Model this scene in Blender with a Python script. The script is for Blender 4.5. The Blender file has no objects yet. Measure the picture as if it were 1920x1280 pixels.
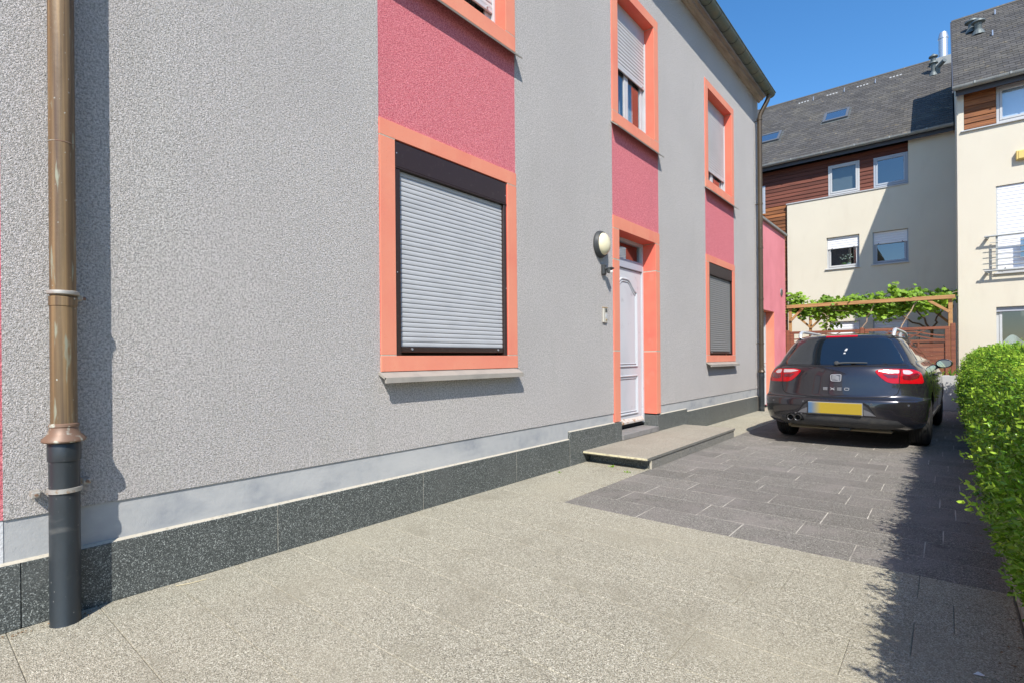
import bpy, bmesh, math, random
import numpy as np
from mathutils import Vector, Matrix, noise
from mathutils.bvhtree import BVHTree
R = math.radians
rnd = random.Random(7)
nr = np.random.RandomState(11)
S = bpy.context.scene
COL = S.collection

# ------------------------------------------------------------------ camera
cd = bpy.data.cameras.new("camera")
cam = bpy.data.objects.new("camera", cd)
COL.objects.link(cam)
cd.sensor_fit = 'HORIZONTAL'; cd.sensor_width = 36.0
cd.lens = 36.0 * 983 / 1920
cd.shift_y = 31.9 / 1920
cd.clip_start = 0.05; cd.clip_end = 2000
cam.matrix_world = (Matrix.Translation((3.3, 0, 1.22)) @ Matrix.Rotation(R(39.654), 4, 'Z')
                    @ Matrix.Rotation(R(90), 4, 'X') @ Matrix.Rotation(-0.0085, 4, 'Z'))
S.camera = cam

# ------------------------------------------------------------------ light
SUN_DIR = Vector((-1.0, 1.28, -1.68)).normalized()
w = bpy.data.worlds.new("World"); S.world = w; w.use_nodes = True
nt = w.node_tree; nt.nodes.clear()
sky = nt.nodes.new('ShaderNodeTexSky'); sky.sky_type = 'NISHITA'; sky.sun_disc = False
sky.sun_elevation = math.asin(-SUN_DIR.z); sky.sun_rotation = math.atan2(-SUN_DIR.x, -SUN_DIR.y)
sky.air_density = 1.0; sky.dust_density = 0.3; sky.ozone_density = 3.0
hs = nt.nodes.new('ShaderNodeHueSaturation'); hs.inputs['Saturation'].default_value = 1.26; hs.inputs['Value'].default_value = 1.12
bg = nt.nodes.new('ShaderNodeBackground'); bg.inputs['Strength'].default_value = 0.15
wo = nt.nodes.new('ShaderNodeOutputWorld')
nt.links.new(sky.outputs[0], hs.inputs['Color']); nt.links.new(hs.outputs[0], bg.inputs[0]); nt.links.new(bg.outputs[0], wo.inputs[0])
sl = bpy.data.lights.new("sun", 'SUN'); sl.energy = 5.0; sl.angle = R(0.53); sl.color = (1.0, 0.955, 0.88)
so = bpy.data.objects.new("sun", sl); COL.objects.link(so)
so.rotation_euler = SUN_DIR.to_track_quat('-Z', 'Y').to_euler(); so.location = (20, -25, 30)
S.view_settings.view_transform = 'Standard'; S.view_settings.look = 'None'
S.view_settings.exposure = 0.41; S.view_settings.gamma = 1.0
S.view_settings.use_curve_mapping = False
S.render.engine = 'CYCLES'
S.cycles.max_bounces = 8; S.cycles.diffuse_bounces = 4; S.cycles.transparent_max_bounces = 12

# ------------------------------------------------------------------ materials
MATS = {}
def mat(name, col, rough=0.8, metal=0.0, spec=0.4, layers=(), bump=(), rand=0.0, coat=0.0, island=0.0, local=False, trans=0.0, vor=None):
    """layers: (scale, colour, lo, hi, detail, stretch) noise masks painting pigment; bump: (scale, distance, kind)"""
    if name in MATS: return MATS[name]
    m = bpy.data.materials.new(name); m.use_nodes = True; MATS[name] = m
    t = m.node_tree; N = t.nodes; L = t.links
    b = N['Principled BSDF']; b.inputs['Roughness'].default_value = rough; b.inputs['Metallic'].default_value = metal
    b.inputs['Specular IOR Level'].default_value = spec
    if coat: b.inputs['Coat Weight'].default_value = coat; b.inputs['Coat Roughness'].default_value = 0.03
    if local:
        tc = N.new('ShaderNodeTexCoord'); vec = tc.outputs['Object']
    else:
        g = N.new('ShaderNodeNewGeometry'); vec = g.outputs['Position']
    c = N.new('ShaderNodeRGB'); c.outputs[0].default_value = (*col, 1); cur = c.outputs[0]
    if vor:       # speckled stone: (scale, [(pos, colour), ...])
        v = N.new('ShaderNodeTexVoronoi'); v.inputs['Scale'].default_value = vor[0]; L.new(vec, v.inputs['Vector'])
        sp = N.new('ShaderNodeSeparateColor'); L.new(v.outputs['Color'], sp.inputs[0])
        r = N.new('ShaderNodeValToRGB'); L.new(sp.outputs[0], r.inputs[0]); el = r.color_ramp.elements
        el[0].position = vor[1][0][0]; el[0].color = (*vor[1][0][1], 1); el[1].position = vor[1][-1][0]; el[1].color = (*vor[1][-1][1], 1)
        for p, cc in vor[1][1:-1]:
            e = el.new(p); e.color = (*cc, 1)
        cur = r.outputs[0]
    for ly in layers:
        sc, cc, lo, hi = ly[:4]; det = ly[4] if len(ly) > 4 else 3; st = ly[5] if len(ly) > 5 else None
        n = N.new('ShaderNodeTexNoise'); n.inputs['Scale'].default_value = sc; n.inputs['Detail'].default_value = det
        vv = vec
        if st:
            mp = N.new('ShaderNodeMapping'); mp.inputs['Scale'].default_value = st; L.new(vec, mp.inputs[0]); vv = mp.outputs[0]
        L.new(vv, n.inputs['Vector'])
        mr = N.new('ShaderNodeMapRange'); mr.inputs['From Min'].default_value = lo; mr.inputs['From Max'].default_value = hi
        L.new(n.outputs[0], mr.inputs['Value'])
        mx = N.new('ShaderNodeMix'); mx.data_type = 'RGBA'; L.new(mr.outputs[0], mx.inputs['Factor'])
        L.new(cur, mx.inputs['A']); mx.inputs['B'].default_value = (*cc, 1); cur = mx.outputs['Result']
    if rand or island:
        if rand:
            oi = N.new('ShaderNodeObjectInfo'); src = oi.outputs['Random']; amp = rand
        else:
            gg = N.new('ShaderNodeNewGeometry'); src = gg.outputs['Random Per Island']; amp = island
        mr = N.new('ShaderNodeMapRange'); mr.inputs['To Min'].default_value = 1 - amp; mr.inputs['To Max'].default_value = 1 + amp
        L.new(src, mr.inputs['Value'])
        h = N.new('ShaderNodeHueSaturation'); L.new(cur, h.inputs['Color']); L.new(mr.outputs[0], h.inputs['Value']); cur = h.outputs[0]
    L.new(cur, b.inputs['Base Color'])
    prev = None
    for sc, d, kind in bump:
        if kind == 'v':
            n = N.new('ShaderNodeTexVoronoi'); n.inputs['Scale'].default_value = sc
        else:
            n = N.new('ShaderNodeTexNoise'); n.inputs['Scale'].default_value = sc; n.inputs['Detail'].default_value = 2 if kind == 'n' else 5
        L.new(vec, n.inputs['Vector'])
        bp = N.new('ShaderNodeBump'); bp.inputs['Distance'].default_value = d; bp.inputs['Strength'].default_value = 1.0
        L.new(n.outputs[0], bp.inputs['Height'])
        if prev: L.new(prev, bp.inputs['Normal'])
        prev = bp.outputs[0]
    if prev: L.new(prev, b.inputs['Normal'])
    if trans:
        tr = N.new('ShaderNodeBsdfTranslucent'); L.new(cur, tr.inputs['Color'])
        ms = N.new('ShaderNodeMixShader'); ms.inputs[0].default_value = trans
        L.new(b.outputs[0], ms.inputs[1]); L.new(tr.outputs[0], ms.inputs[2]); L.new(ms.outputs[0], N['Material Output'].inputs[0])
    return m

def glass_mat(name, tint=(0.8, 0.85, 0.85), boost=0.06):
    m = bpy.data.materials.new(name); m.use_nodes = True; t = m.node_tree; N = t.nodes; L = t.links; N.clear()
    o = N.new('ShaderNodeOutputMaterial'); mx = N.new('ShaderNodeMixShader'); tr = N.new('ShaderNodeBsdfTransparent'); gl = N.new('ShaderNodeBsdfGlossy')
    tr.inputs[0].default_value = (*tint, 1); gl.inputs['Roughness'].default_value = 0.0; gl.inputs[0].default_value = (0.95, 0.97, 1, 1)
    f = N.new('ShaderNodeFresnel'); f.inputs['IOR'].default_value = 1.55
    ad = N.new('ShaderNodeMath'); ad.operation = 'ADD'; ad.use_clamp = True; ad.inputs[1].default_value = boost
    g_ = N.new('ShaderNodeNewGeometry'); iv = N.new('ShaderNodeMath'); iv.operation = 'SUBTRACT'; iv.inputs[0].default_value = 1.0; ml = N.new('ShaderNodeMath'); ml.operation = 'MULTIPLY'
    L.new(g_.outputs['Backfacing'], iv.inputs[1]); L.new(f.outputs[0], ad.inputs[0]); L.new(ad.outputs[0], ml.inputs[0]); L.new(iv.outputs[0], ml.inputs[1]); L.new(ml.outputs[0], mx.inputs[0]); L.new(tr.outputs[0], mx.inputs[1]); L.new(gl.outputs[0], mx.inputs[2]); L.new(mx.outputs[0], o.inputs[0])
    return m

stucco = mat('grey_roughcast', (0.685, 0.64, 0.615), 0.95, spec=0.15,
    layers=[(0.9, (0.615, 0.575, 0.555), 0.42, 0.72, 5), (1.6, (0.71, 0.675, 0.635), 0.55, 0.8, 5, (1, 1, 0.22)), (5.0, (0.60, 0.57, 0.535), 0.58, 0.75, 5, (1, 1, 0.15)), (30, (0.56, 0.535, 0.50), 0.48, 0.74, 3), (85, (0.40, 0.38, 0.355), 0.46, 0.62, 4), (190, (0.26, 0.25, 0.235), 0.48, 0.68, 4)], bump=[(150, 0.013, 'd'), (330, 0.004, 'n')])
pinkst = mat('pink_roughcast', (0.83, 0.285, 0.31), 0.95, spec=0.15,
    layers=[(1.1, (0.80, 0.28, 0.305), 0.42, 0.72, 5), (3.0, (0.70, 0.25, 0.27), 0.55, 0.8, 5, (1, 1, 0.2)), (30, (0.74, 0.225, 0.25), 0.48, 0.74, 3), (85, (0.62, 0.15, 0.18), 0.46, 0.62, 4), (190, (0.46, 0.10, 0.125), 0.48, 0.68, 4)], bump=[(150, 0.012, 'd'), (330, 0.004, 'n')])
pinksm = mat('pink_render', (0.74, 0.26, 0.29), 0.9, spec=0.15, layers=[(1.3, (0.61, 0.195, 0.22), 0.4, 0.8, 4)], bump=[(160, 0.004, 'n')])
band = mat('smooth_plaster_band', (0.385, 0.388, 0.385), 0.85, spec=0.2,
    layers=[(2.2, (0.27, 0.283, 0.30), 0.5, 0.66, 4, (1, 1, 2.0)), (14, (0.35, 0.358, 0.36), 0.45, 0.7, 4), (1.2, (0.43, 0.43, 0.42), 0.52, 0.7, 6, (1, 1, 3))], bump=[(50, 0.0015, 'n'), (220, 0.001, 'n')])
salmon = mat('salmon_painted_stone', (0.70, 0.255, 0.165), 0.75, spec=0.2,
    layers=[(2.0, (0.68, 0.215, 0.145), 0.45, 0.7, 5), (5, (0.72, 0.29, 0.185), 0.55, 0.75, 6, (1, 1, 0.4)), (40, (0.70, 0.24, 0.15), 0.55, 0.75, 3), (90, (0.45, 0.15, 0.10), 0.72, 0.76, 2)], bump=[(220, 0.0012, 'n')])
reveal = mat('coral_reveal_paint', (0.76, 0.175, 0.115), 0.75, spec=0.2, layers=[(2.0, (0.76, 0.14, 0.10), 0.45, 0.7, 5), (5, (0.72, 0.20, 0.14), 0.58, 0.75, 6), (90, (0.45, 0.12, 0.09), 0.72, 0.76, 2)], bump=[(220, 0.0012, 'n')])
def side_mat(o, m2, axis=0, keep=1):
    o.data.materials.append(m2)
    for p_ in o.data.polygons:
        if abs(p_.normal[axis]) < 0.5: p_.material_index = 1
    return o
cream_joint = mat('cream_mortar', (0.46, 0.42, 0.34), 0.95, layers=[(60, (0.34, 0.31, 0.25), 0.5, 0.7)], bump=[(140, 0.002, 'n')])
granite = mat('dark_polished_granite', (0.06, 0.07, 0.07), 0.45, spec=0.4,
    vor=(215, [(0.0, (0.03, 0.034, 0.034)), (0.45, (0.062, 0.069, 0.066)), (0.78, (0.12, 0.13, 0.122)), (0.92, (0.26, 0.28, 0.265)), (1.0, (0.42, 0.44, 0.41))]),
    layers=[(90, (0.06, 0.066, 0.064), 0.52, 0.75, 3), (1.6, (0.10, 0.105, 0.10), 0.55, 0.85, 4)], rand=0.06)
flamed = mat('light_flamed_granite', (0.4, 0.38, 0.33), 0.9, spec=0.25,
    vor=(260, [(0.0, (0.11, 0.10, 0.076)), (0.3, (0.285, 0.263, 0.20)), (0.7, (0.405, 0.375, 0.288)), (1.0, (0.66, 0.62, 0.51))]),
    layers=[(80, (0.25, 0.225, 0.165), 0.55, 0.8, 3), (2.3, (0.26, 0.235, 0.175), 0.54, 0.85, 6), (0.7, (0.40, 0.365, 0.275), 0.5, 0.85, 4), (6.5, (0.19, 0.17, 0.13), 0.68, 0.80, 6)], bump=[(230, 0.006, 'n')], rand=0.02)
darktile = mat('dark_flamed_granite', (0.13, 0.125, 0.125), 0.85, spec=0.3,
    vor=(240, [(0.0, (0.080, 0.074, 0.064)), (0.4, (0.145, 0.135, 0.117)), (0.8, (0.22, 0.206, 0.180)), (1.0, (0.44, 0.41, 0.37))]),
    layers=[(3.0, (0.24, 0.215, 0.195), 0.5, 0.8, 6), (0.9, (0.20, 0.18, 0.165), 0.5, 0.85, 5), (4.5, (0.07, 0.062, 0.058), 0.66, 0.78, 6)], bump=[(260, 0.004, 'n')], rand=0.12)
steptop = mat('step_slab_stone', (0.4, 0.37, 0.33), 0.85, spec=0.3,
    vor=(220, [(0.0, (0.17, 0.148, 0.115)), (0.4, (0.29, 0.258, 0.205)), (1.0, (0.43, 0.39, 0.315))]), layers=[(1.5, (0.25, 0.22, 0.175), 0.45, 0.75, 5)], bump=[(260, 0.002, 'n')])
stepside = mat('step_side_granite', (0.12, 0.12, 0.11), 0.7, spec=0.3,
    vor=(200, [(0.0, (0.07, 0.07, 0.062)), (0.5, (0.17, 0.165, 0.15)), (1.0, (0.33, 0.315, 0.28))]), layers=[(6, (0.19, 0.18, 0.155), 0.45, 0.75, 5)], bump=[(200, 0.002, 'n')], rand=0.1)
groutw = mat('white_grout', (0.50, 0.465, 0.40), 0.95, layers=[(5, (0.24, 0.22, 0.19), 0.42, 0.62, 5)])
groutb = mat('sandy_grout', (0.26, 0.235, 0.18), 0.95, layers=[(4, (0.17, 0.155, 0.12), 0.45, 0.7, 4)])
kerbm = mat('kerb_concrete', (0.33, 0.31, 0.28), 0.95, layers=[(9, (0.20, 0.19, 0.16), 0.45, 0.7, 4)], bump=[(60, 0.006, 'd')], rand=0.1)
soil = mat('soil', (0.20, 0.165, 0.12), 1.0, layers=[(6, (0.28, 0.24, 0.18), 0.4, 0.7, 5)], bump=[(30, 0.03, 'd')])
grassm = mat('far_ground', (0.46, 0.41, 0.33), 1.0, layers=[(0.6, (0.36, 0.32, 0.25), 0.4, 0.6, 5)])
copper = mat('weathered_copper', (0.17, 0.112, 0.055), 0.48, 0.15, 0.4,
    layers=[(3, (0.10, 0.068, 0.045), 0.4, 0.65, 5, (4, 4, 0.25)), (9, (0.26, 0.17, 0.085), 0.48, 0.66, 5, (5, 5, 0.10)), (6, (0.085, 0.05, 0.03), 0.52, 0.68, 6, (5, 5, 0.08)), (22, (0.26, 0.26, 0.19), 0.61, 0.69, 6, (2, 2, 0.25)), (60, (0.42, 0.42, 0.36), 0.70, 0.74, 3)], bump=[(8, 0.003, 'd')])
copper2 = mat('copper_collar', (0.19, 0.115, 0.075), 0.5, 0.15, 0.5, layers=[(22, (0.45, 0.46, 0.38), 0.55, 0.66, 5), (9, (0.2, 0.10, 0.06), 0.5, 0.7)])
patina = mat('green_patinated_copper', (0.115, 0.14, 0.115), 0.6, 0.35, 0.4, layers=[(5, (0.16, 0.155, 0.11), 0.45, 0.7, 5), (40, (0.20, 0.22, 0.17), 0.6, 0.75, 4)])
iron = mat('dark_cast_iron_paint', (0.022, 0.027, 0.031), 0.38, 0.0, 0.5, layers=[(5, (0.036, 0.041, 0.046), 0.45, 0.7, 5, (1, 1, 0.3)), (45, (0.2, 0.2, 0.19), 0.70, 0.76, 4), (3.5, (0.09, 0.09, 0.085), 0.60, 0.72, 6, (1, 1, 2.5))], bump=[(14, 0.002, 'd')])
clampm = mat('galvanised_clamp', (0.42, 0.40, 0.36), 0.55, 0.5, layers=[(35, (0.32, 0.2, 0.11), 0.55, 0.68, 4)])
brown = mat('brown_lacquered_aluminium', (0.032, 0.018, 0.015), 0.38, 0.0, 0.5, layers=[(30, (0.05, 0.035, 0.03), 0.6, 0.75)])
slatd = mat('dark_grey_shutter_slat', (0.21, 0.21, 0.205), 0.5)
slatg = mat('grey_shutter_slat', (0.43, 0.435, 0.445), 0.5, 0.0, 0.4, layers=[(4, (0.39, 0.395, 0.405), 0.45, 0.7, 4, (1, 1, 3))])
slatw = mat('pale_shutter_slat', (0.50, 0.485, 0.48), 0.5, 0.0, 0.4, layers=[(4, (0.46, 0.45, 0.44), 0.45, 0.7, 4)])
slatwh = mat('white_shutter_slat', (0.78, 0.79, 0.82), 0.45)
pvc = mat('white_plastic_frame', (0.47, 0.48, 0.49), 0.4, layers=[(5, (0.43, 0.43, 0.43), 0.4, 0.8)])
greyframe = mat('grey_window_frame', (0.36, 0.40, 0.46), 0.45)
bluegrey = mat('greyed_transom_paint', (0.38, 0.40, 0.46), 0.5)
doorm = mat('pale_grey_door_paint', (0.50, 0.52, 0.545), 0.42, layers=[(3, (0.45, 0.47, 0.495), 0.45, 0.75, 4, (1, 1, 0.5)), (8, (0.34, 0.345, 0.37), 0.62, 0.8, 5)])
doorgap = mat('dark_gap', (0.02, 0.02, 0.022), 0.9)
woodthr = mat('worn_threshold_timber', (0.5, 0.46, 0.42), 0.7, layers=[(14, (0.32, 0.18, 0.09), 0.55, 0.66, 5)])
alusill = mat('stone_grey_sill', (0.33, 0.30, 0.26), 0.6, 0.0, 0.3, layers=[(7, (0.27, 0.25, 0.22), 0.45, 0.7, 5)], bump=[(120, 0.001, 'n')])
glassw = glass_mat('window_glass')
glassroom = glass_mat('window_glass_blue', (0.75, 0.82, 0.85), 0.14)
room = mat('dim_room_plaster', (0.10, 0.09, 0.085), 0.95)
curtain = mat('white_net_curtain', (0.72, 0.72, 0.72), 0.9, trans=0.3)
cream = mat('cream_render', (0.645, 0.595, 0.485), 0.92, spec=0.15, layers=[(0.8, (0.61, 0.56, 0.455), 0.4, 0.75, 4), (3, (0.60, 0.545, 0.44), 0.55, 0.8, 5, (1, 1, 0.3))], bump=[(120, 0.004, 'n')])
slate = mat('roof_slate', (0.078, 0.073, 0.068), 0.65, spec=0.25, island=0.20, layers=[(1.5, (0.10, 0.092, 0.078), 0.45, 0.75, 5), (9, (0.21, 0.17, 0.10), 0.62, 0.78, 5)], bump=[(40, 0.004, 'd')])
zinc = mat('weathered_zinc', (0.27, 0.28, 0.27), 0.55, 0.15, layers=[(4, (0.22, 0.23, 0.22), 0.45, 0.7, 4)])
zincd = mat('dark_zinc_cowl', (0.13, 0.15, 0.15), 0.55, 0.4)
steel = mat('bright_steel', (0.50, 0.53, 0.57), 0.4, 0.7)
fascia = mat('dark_fascia', (0.06, 0.065, 0.08), 0.6)
eavewood = mat('painted_eave_timber', (0.40, 0.32, 0.26), 0.75, layers=[(9, (0.28, 0.21, 0.17), 0.45, 0.7, 4, (1, 0.2, 1))])
clad = mat('stained_cladding_board', (0.14, 0.045, 0.028), 0.65, spec=0.3, rand=0.25, layers=[(6, (0.09, 0.03, 0.02), 0.45, 0.65, 5, (0.35, 1, 6))], bump=[(50, 0.002, 'd')])
clado = mat('sunbleached_cladding_board', (0.27, 0.10, 0.032), 0.65, spec=0.3, rand=0.35, layers=[(6, (0.16, 0.06, 0.025), 0.42, 0.6, 5, (0.35, 1, 6))], bump=[(50, 0.002, 'd')])
pine = mat('pressure_treated_pine', (0.42, 0.235, 0.095), 0.75, layers=[(7, (0.33, 0.17, 0.07), 0.45, 0.65, 5, (0.3, 1, 3)), (16, (0.10, 0.05, 0.03), 0.72, 0.78)])
fencem = mat('red_brown_fence_stain', (0.21, 0.075, 0.04), 0.7, layers=[(8, (0.15, 0.05, 0.03), 0.45, 0.65, 5, (0.3, 1, 3)), (30, (0.36, 0.22, 0.14), 0.66, 0.75, 5)], rand=0.12)
planterm = mat('planter_concrete', (0.45, 0.45, 0.44), 0.9, layers=[(5, (0.38, 0.38, 0.37), 0.45, 0.7, 5)], bump=[(90, 0.003, 'n')])
barkm = mat('vine_bark', (0.20, 0.14, 0.09), 0.95, layers=[(20, (0.12, 0.08, 0.055), 0.45, 0.65, 5, (1, 1, 0.3))], bump=[(50, 0.006, 'd')])
stempale = mat('pale_vine_cane', (0.42, 0.31, 0.21), 0.9, bump=[(50, 0.004, 'd')])
boxleaf = mat('boxwood_leaf', (0.18, 0.35, 0.03), 0.28, spec=0.5, trans=0.36, island=0.45, layers=[(2.5, (0.15, 0.29, 0.028), 0.5, 0.7, 4)])
boxtip = mat('boxwood_new_sunlit_leaf', (0.44, 0.64, 0.07), 0.40, spec=0.35, trans=0.4, island=0.35, layers=[(3, (0.32, 0.52, 0.05), 0.45, 0.65, 4)])  # new growth, its colour also raised to carry sunlight on the top
boxtwig = mat('boxwood_twig', (0.12, 0.09, 0.05), 0.9)
hedgecore = mat('shaded_hedge_core', (0.022, 0.035, 0.012), 1.0, layers=[(18, (0.05, 0.04, 0.02), 0.45, 0.65)], bump=[(12, 0.06, 'd')])
vineleaf = mat('vine_leaf', (0.26, 0.42, 0.04), 0.5, spec=0.35, trans=0.42, island=0.4, layers=[(2, (0.17, 0.32, 0.03), 0.45, 0.65, 4)])
bladeleaf = mat('iris_leaf', (0.22, 0.36, 0.06), 0.45, trans=0.35, island=0.25)
litterm = mat('dry_leaf_litter', (0.20, 0.12, 0.06), 0.95, island=0.4)
strawm = mat('dry_stalk', (0.55, 0.47, 0.30), 0.9)
paperm = mat('white_scrap', (0.75, 0.75, 0.75), 0.8)
domem = mat('cream_lamp_globe', (0.70, 0.64, 0.44), 0.3, spec=0.5, coat=0.3)
blackp = mat('dark_grey_plastic', (0.045, 0.048, 0.05), 0.5)
sensw = mat('sensor_lens', (0.62, 0.6, 0.56), 0.3)
interm = mat('intercom_silver', (0.55, 0.52, 0.45), 0.4, 0.3)
bronze = mat('intercom_bronze_trim', (0.45, 0.33, 0.2), 0.4, 0.5)
yellowb = mat('yellow_box_enamel', (0.68, 0.50, 0.16), 0.6)
railm = mat('balcony_steel', (0.36, 0.37, 0.36), 0.45, 0.25)
brownpipe = mat('brown_copper_pipe', (0.075, 0.055, 0.036), 0.4, 0.3, layers=[(4, (0.12, 0.09, 0.06), 0.5, 0.75, 5, (2, 2, 0.2)), (30, (0.3, 0.28, 0.22), 0.68, 0.74, 4)])
# car
paint = mat('dark_metallic_paint', (0.030, 0.028, 0.033), 0.22, 0.55, 0.5, coat=1.0, local=True, layers=[(700, (0.06, 0.055, 0.07), 0.6, 0.75, 1), (5, (0.045, 0.041, 0.040), 0.5, 0.8, 5), (75, (0.16, 0.15, 0.13), 0.70, 0.76, 3)])
carplastic = mat('black_bumper_plastic', (0.05, 0.05, 0.052), 0.6, local=True, layers=[(9, (0.09, 0.085, 0.075), 0.5, 0.75, 5)])
carglass = mat('tinted_car_glass', (0.006, 0.009, 0.013), 0.015, 0.0, 0.75, coat=1.0)
redlens = mat('red_tail_lens', (0.42, 0.002, 0.006), 0.1, 0.0, 0.35, coat=0.35, local=True, layers=[(40, (0.38, 0.002, 0.008), 0.45, 0.6, 1, (1, 1, 4))])
darkred = mat('dark_red_lens', (0.12, 0.003, 0.010), 0.08, 0.0, 0.6, coat=1.0)
clearlens = mat('clear_tail_lens', (0.55, 0.44, 0.44), 0.2, 0.15, 0.6, coat=1.0)
chrome = mat('chrome', (0.75, 0.75, 0.77), 0.12, 1.0)
chromed = mat('dark_chrome_recess', (0.16, 0.16, 0.17), 0.35, 0.8)
alu = mat('brushed_roof_rail', (0.60, 0.61, 0.63), 0.35, 0.5)
rubber = mat('tyre_rubber', (0.02, 0.02, 0.02), 0.8, local=True, layers=[(9, (0.045, 0.04, 0.035), 0.5, 0.7, 4)])
rimm = mat('alloy_rim', (0.42, 0.42, 0.44), 0.3, 0.85)
exhm = mat('sooty_tailpipe', (0.30, 0.29, 0.28), 0.3, 0.9)
under = mat('dirty_underbody', (0.16, 0.13, 0.08), 0.9)
black = mat('matt_black', (0.008, 0.008, 0.009), 0.9)
mirrorm = mat('mirror_glass', (0.30, 0.36, 0.38), 0.02, 1.0)
badgem = mat('bright_badge_metal', (0.42, 0.42, 0.43), 0.3, 0.35)
def plate_material():
    m = bpy.data.materials.new('yellow_number_plate'); m.use_nodes = True; N = m.node_tree.nodes; L = m.node_tree.links
    tc = N.new('ShaderNodeTexCoord'); sp = N.new('ShaderNodeSeparateXYZ'); L.new(tc.outputs['Object'], sp.inputs[0])
    r = N.new('ShaderNodeValToRGB'); mr = N.new('ShaderNodeMapRange'); mr.inputs['From Min'].default_value = -0.30; mr.inputs['From Max'].default_value = 0.30
    L.new(sp.outputs[0], mr.inputs['Value']); L.new(mr.outputs[0], r.inputs[0]); e = r.color_ramp.elements
    e[0].position = 0.05; e[0].color = (0.08, 0.15, 0.25, 1); e[1].position = 0.24; e[1].color = (0.37, 0.26, 0.018, 1)
    L.new(r.outputs[0], N['Principled BSDF'].inputs['Base Color']); N['Principled BSDF'].inputs['Roughness'].default_value = 0.45
    return m
platem = plate_material()

# ------------------------------------------------------------------ helpers
class MB:
    def __init__(s, f=None): s.v = []; s.f = []; s.m = []; s.map = f; s.cm = 0
    def add(s, vs, fs):
        k = len(s.v)
        s.v += [tuple(s.map(*p)) if s.map else tuple(p) for p in vs]
        s.f += [tuple(i + k for i in q) for q in fs]; s.m += [s.cm] * len(fs); return s
    def box(s, x0, x1, y0, y1, z0, z1):
        return s.add([(x0,y0,z0),(x1,y0,z0),(x1,y1,z0),(x0,y1,z0),(x0,y0,z1),(x1,y0,z1),(x1,y1,z1),(x0,y1,z1)],
                     [(0,3,2,1),(4,5,6,7),(0,1,5,4),(1,2,6,5),(2,3,7,6),(3,0,4,7)])
    def prism(s, pts, a0, a1, axis=0):
        """closed outline pts (2D) extruded along axis"""
        n = len(pts); V = []
        for a in (a0, a1):
            for p, q in pts: V.append((a, p, q) if axis == 0 else ((p, a, q) if axis == 1 else (p, q, a)))
        F = [tuple(range(n))[::-1], tuple(range(n, 2 * n))] + [(i, (i + 1) % n, n + (i + 1) % n, n + i) for i in range(n)]
        return s.add(V, F)
    def tube(s, pts, r, n=12, caps=True):
        pts = [Vector(p) for p in pts]; rs = r if isinstance(r, (list, tuple)) else [r] * len(pts); V = []; F = []
        up = None
        for i, p in enumerate(pts):
            d = (pts[min(i + 1, len(pts) - 1)] - pts[max(i - 1, 0)]).normalized()
            if up is None: up = d.orthogonal().normalized()
            up = (up - d * up.dot(d)).normalized(); sd = d.cross(up)
            for k in range(n):
                a = 2 * math.pi * k / n; V.append(p + (up * math.cos(a) + sd * math.sin(a)) * rs[i])
        for i in range(len(pts) - 1):
            for k in range(n): F.append((i*n+k, i*n+(k+1)%n, (i+1)*n+(k+1)%n, (i+1)*n+k))
        if caps: F += [tuple(range(n))[::-1], tuple(range((len(pts)-1)*n, len(pts)*n))]
        return s.add(V, F)
    def lathe(s, prof, c=(0, 0, 0), axis='z', n=32, caps=True):
        """prof: (radius, height) list"""
        V = []; F = []; m = len(prof)
        for r_, h in prof:
            for k in range(n):
                a = 2 * math.pi * k / n; x, y = r_ * math.cos(a), r_ * math.sin(a)
                q = (x, y, h) if axis == 'z' else ((h, x, y) if axis == 'x' else (x, h, y))
                V.append((c[0] + q[0], c[1] + q[1], c[2] + q[2]))
        for i in range(m - 1):
            for k in range(n): F.append((i*n+k, i*n+(k+1)%n, (i+1)*n+(k+1)%n, (i+1)*n+k))
        if caps: F += [tuple(range(n))[::-1], tuple(range((m-1)*n, m*n))]
        return s.add(V, F)
    def mesh(s, name, bevel=0, smooth=False, fix=True):
        me = bpy.data.meshes.new(name); me.from_pydata(s.v, [], s.f); me.polygons.foreach_set('material_index', s.m)
        if fix or bevel:
            bm = bmesh.new(); bm.from_mesh(me)
            if fix: bmesh.ops.recalc_face_normals(bm, faces=bm.faces)
            if bevel: bmesh.ops.bevel(bm, geom=list(bm.edges), offset=bevel, segments=1, affect='EDGES', clamp_overlap=True)
            bm.to_mesh(me); bm.free()
        if smooth:
            me.polygons.foreach_set('use_smooth', [True] * len(me.polygons))
            me.set_sharp_from_angle(angle=R(38))
        return me
def wloc(o):
    v = Vector((0, 0, 0))
    while o: v += o.location; o = o.parent
    return v
def tag(o, label=None, cat=None, group=None, kind=None):
    for k, v in (('label', label), ('category', cat), ('group', group), ('kind', kind)):
        if v: o[k] = v
    return o
def put(name, me, mats, parent=None, local=False, loc=None):
    o = bpy.data.objects.new(name, me); COL.objects.link(o)
    if mats is not None and not me.materials:
        for m_ in (mats if isinstance(mats, (list, tuple)) else [mats]): me.materials.append(m_)
    if parent:
        o.parent = parent
        if not local: o.location = -wloc(parent)
    if loc is not None: o.location = Vector(o.location) + Vector(loc)
    return o
def P(name, mb, m, parent=None, bevel=0, smooth=False, local=False, label=None, kind=None, loc=None, fix=True):
    o = put(name, mb.mesh(name, bevel, smooth, fix), m, parent, local, loc)
    return tag(o, label, kind=kind)
def thing(name, loc, label, cat, group=None, rz=0, kind=None):
    o = bpy.data.objects.new(name, None); COL.objects.link(o); o.location = loc; o.rotation_euler.z = rz
    o.empty_display_size = 0.2
    return tag(o, label, cat, group, kind)
def struct(name, loc=(0, 0, 0)):
    o = bpy.data.objects.new(name, None); COL.objects.link(o); o.location = loc; o['kind'] = 'structure'; return o
FW = lambda u, w, z: (w, u, z)            # main facade: u along Y, w outward +X
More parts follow.
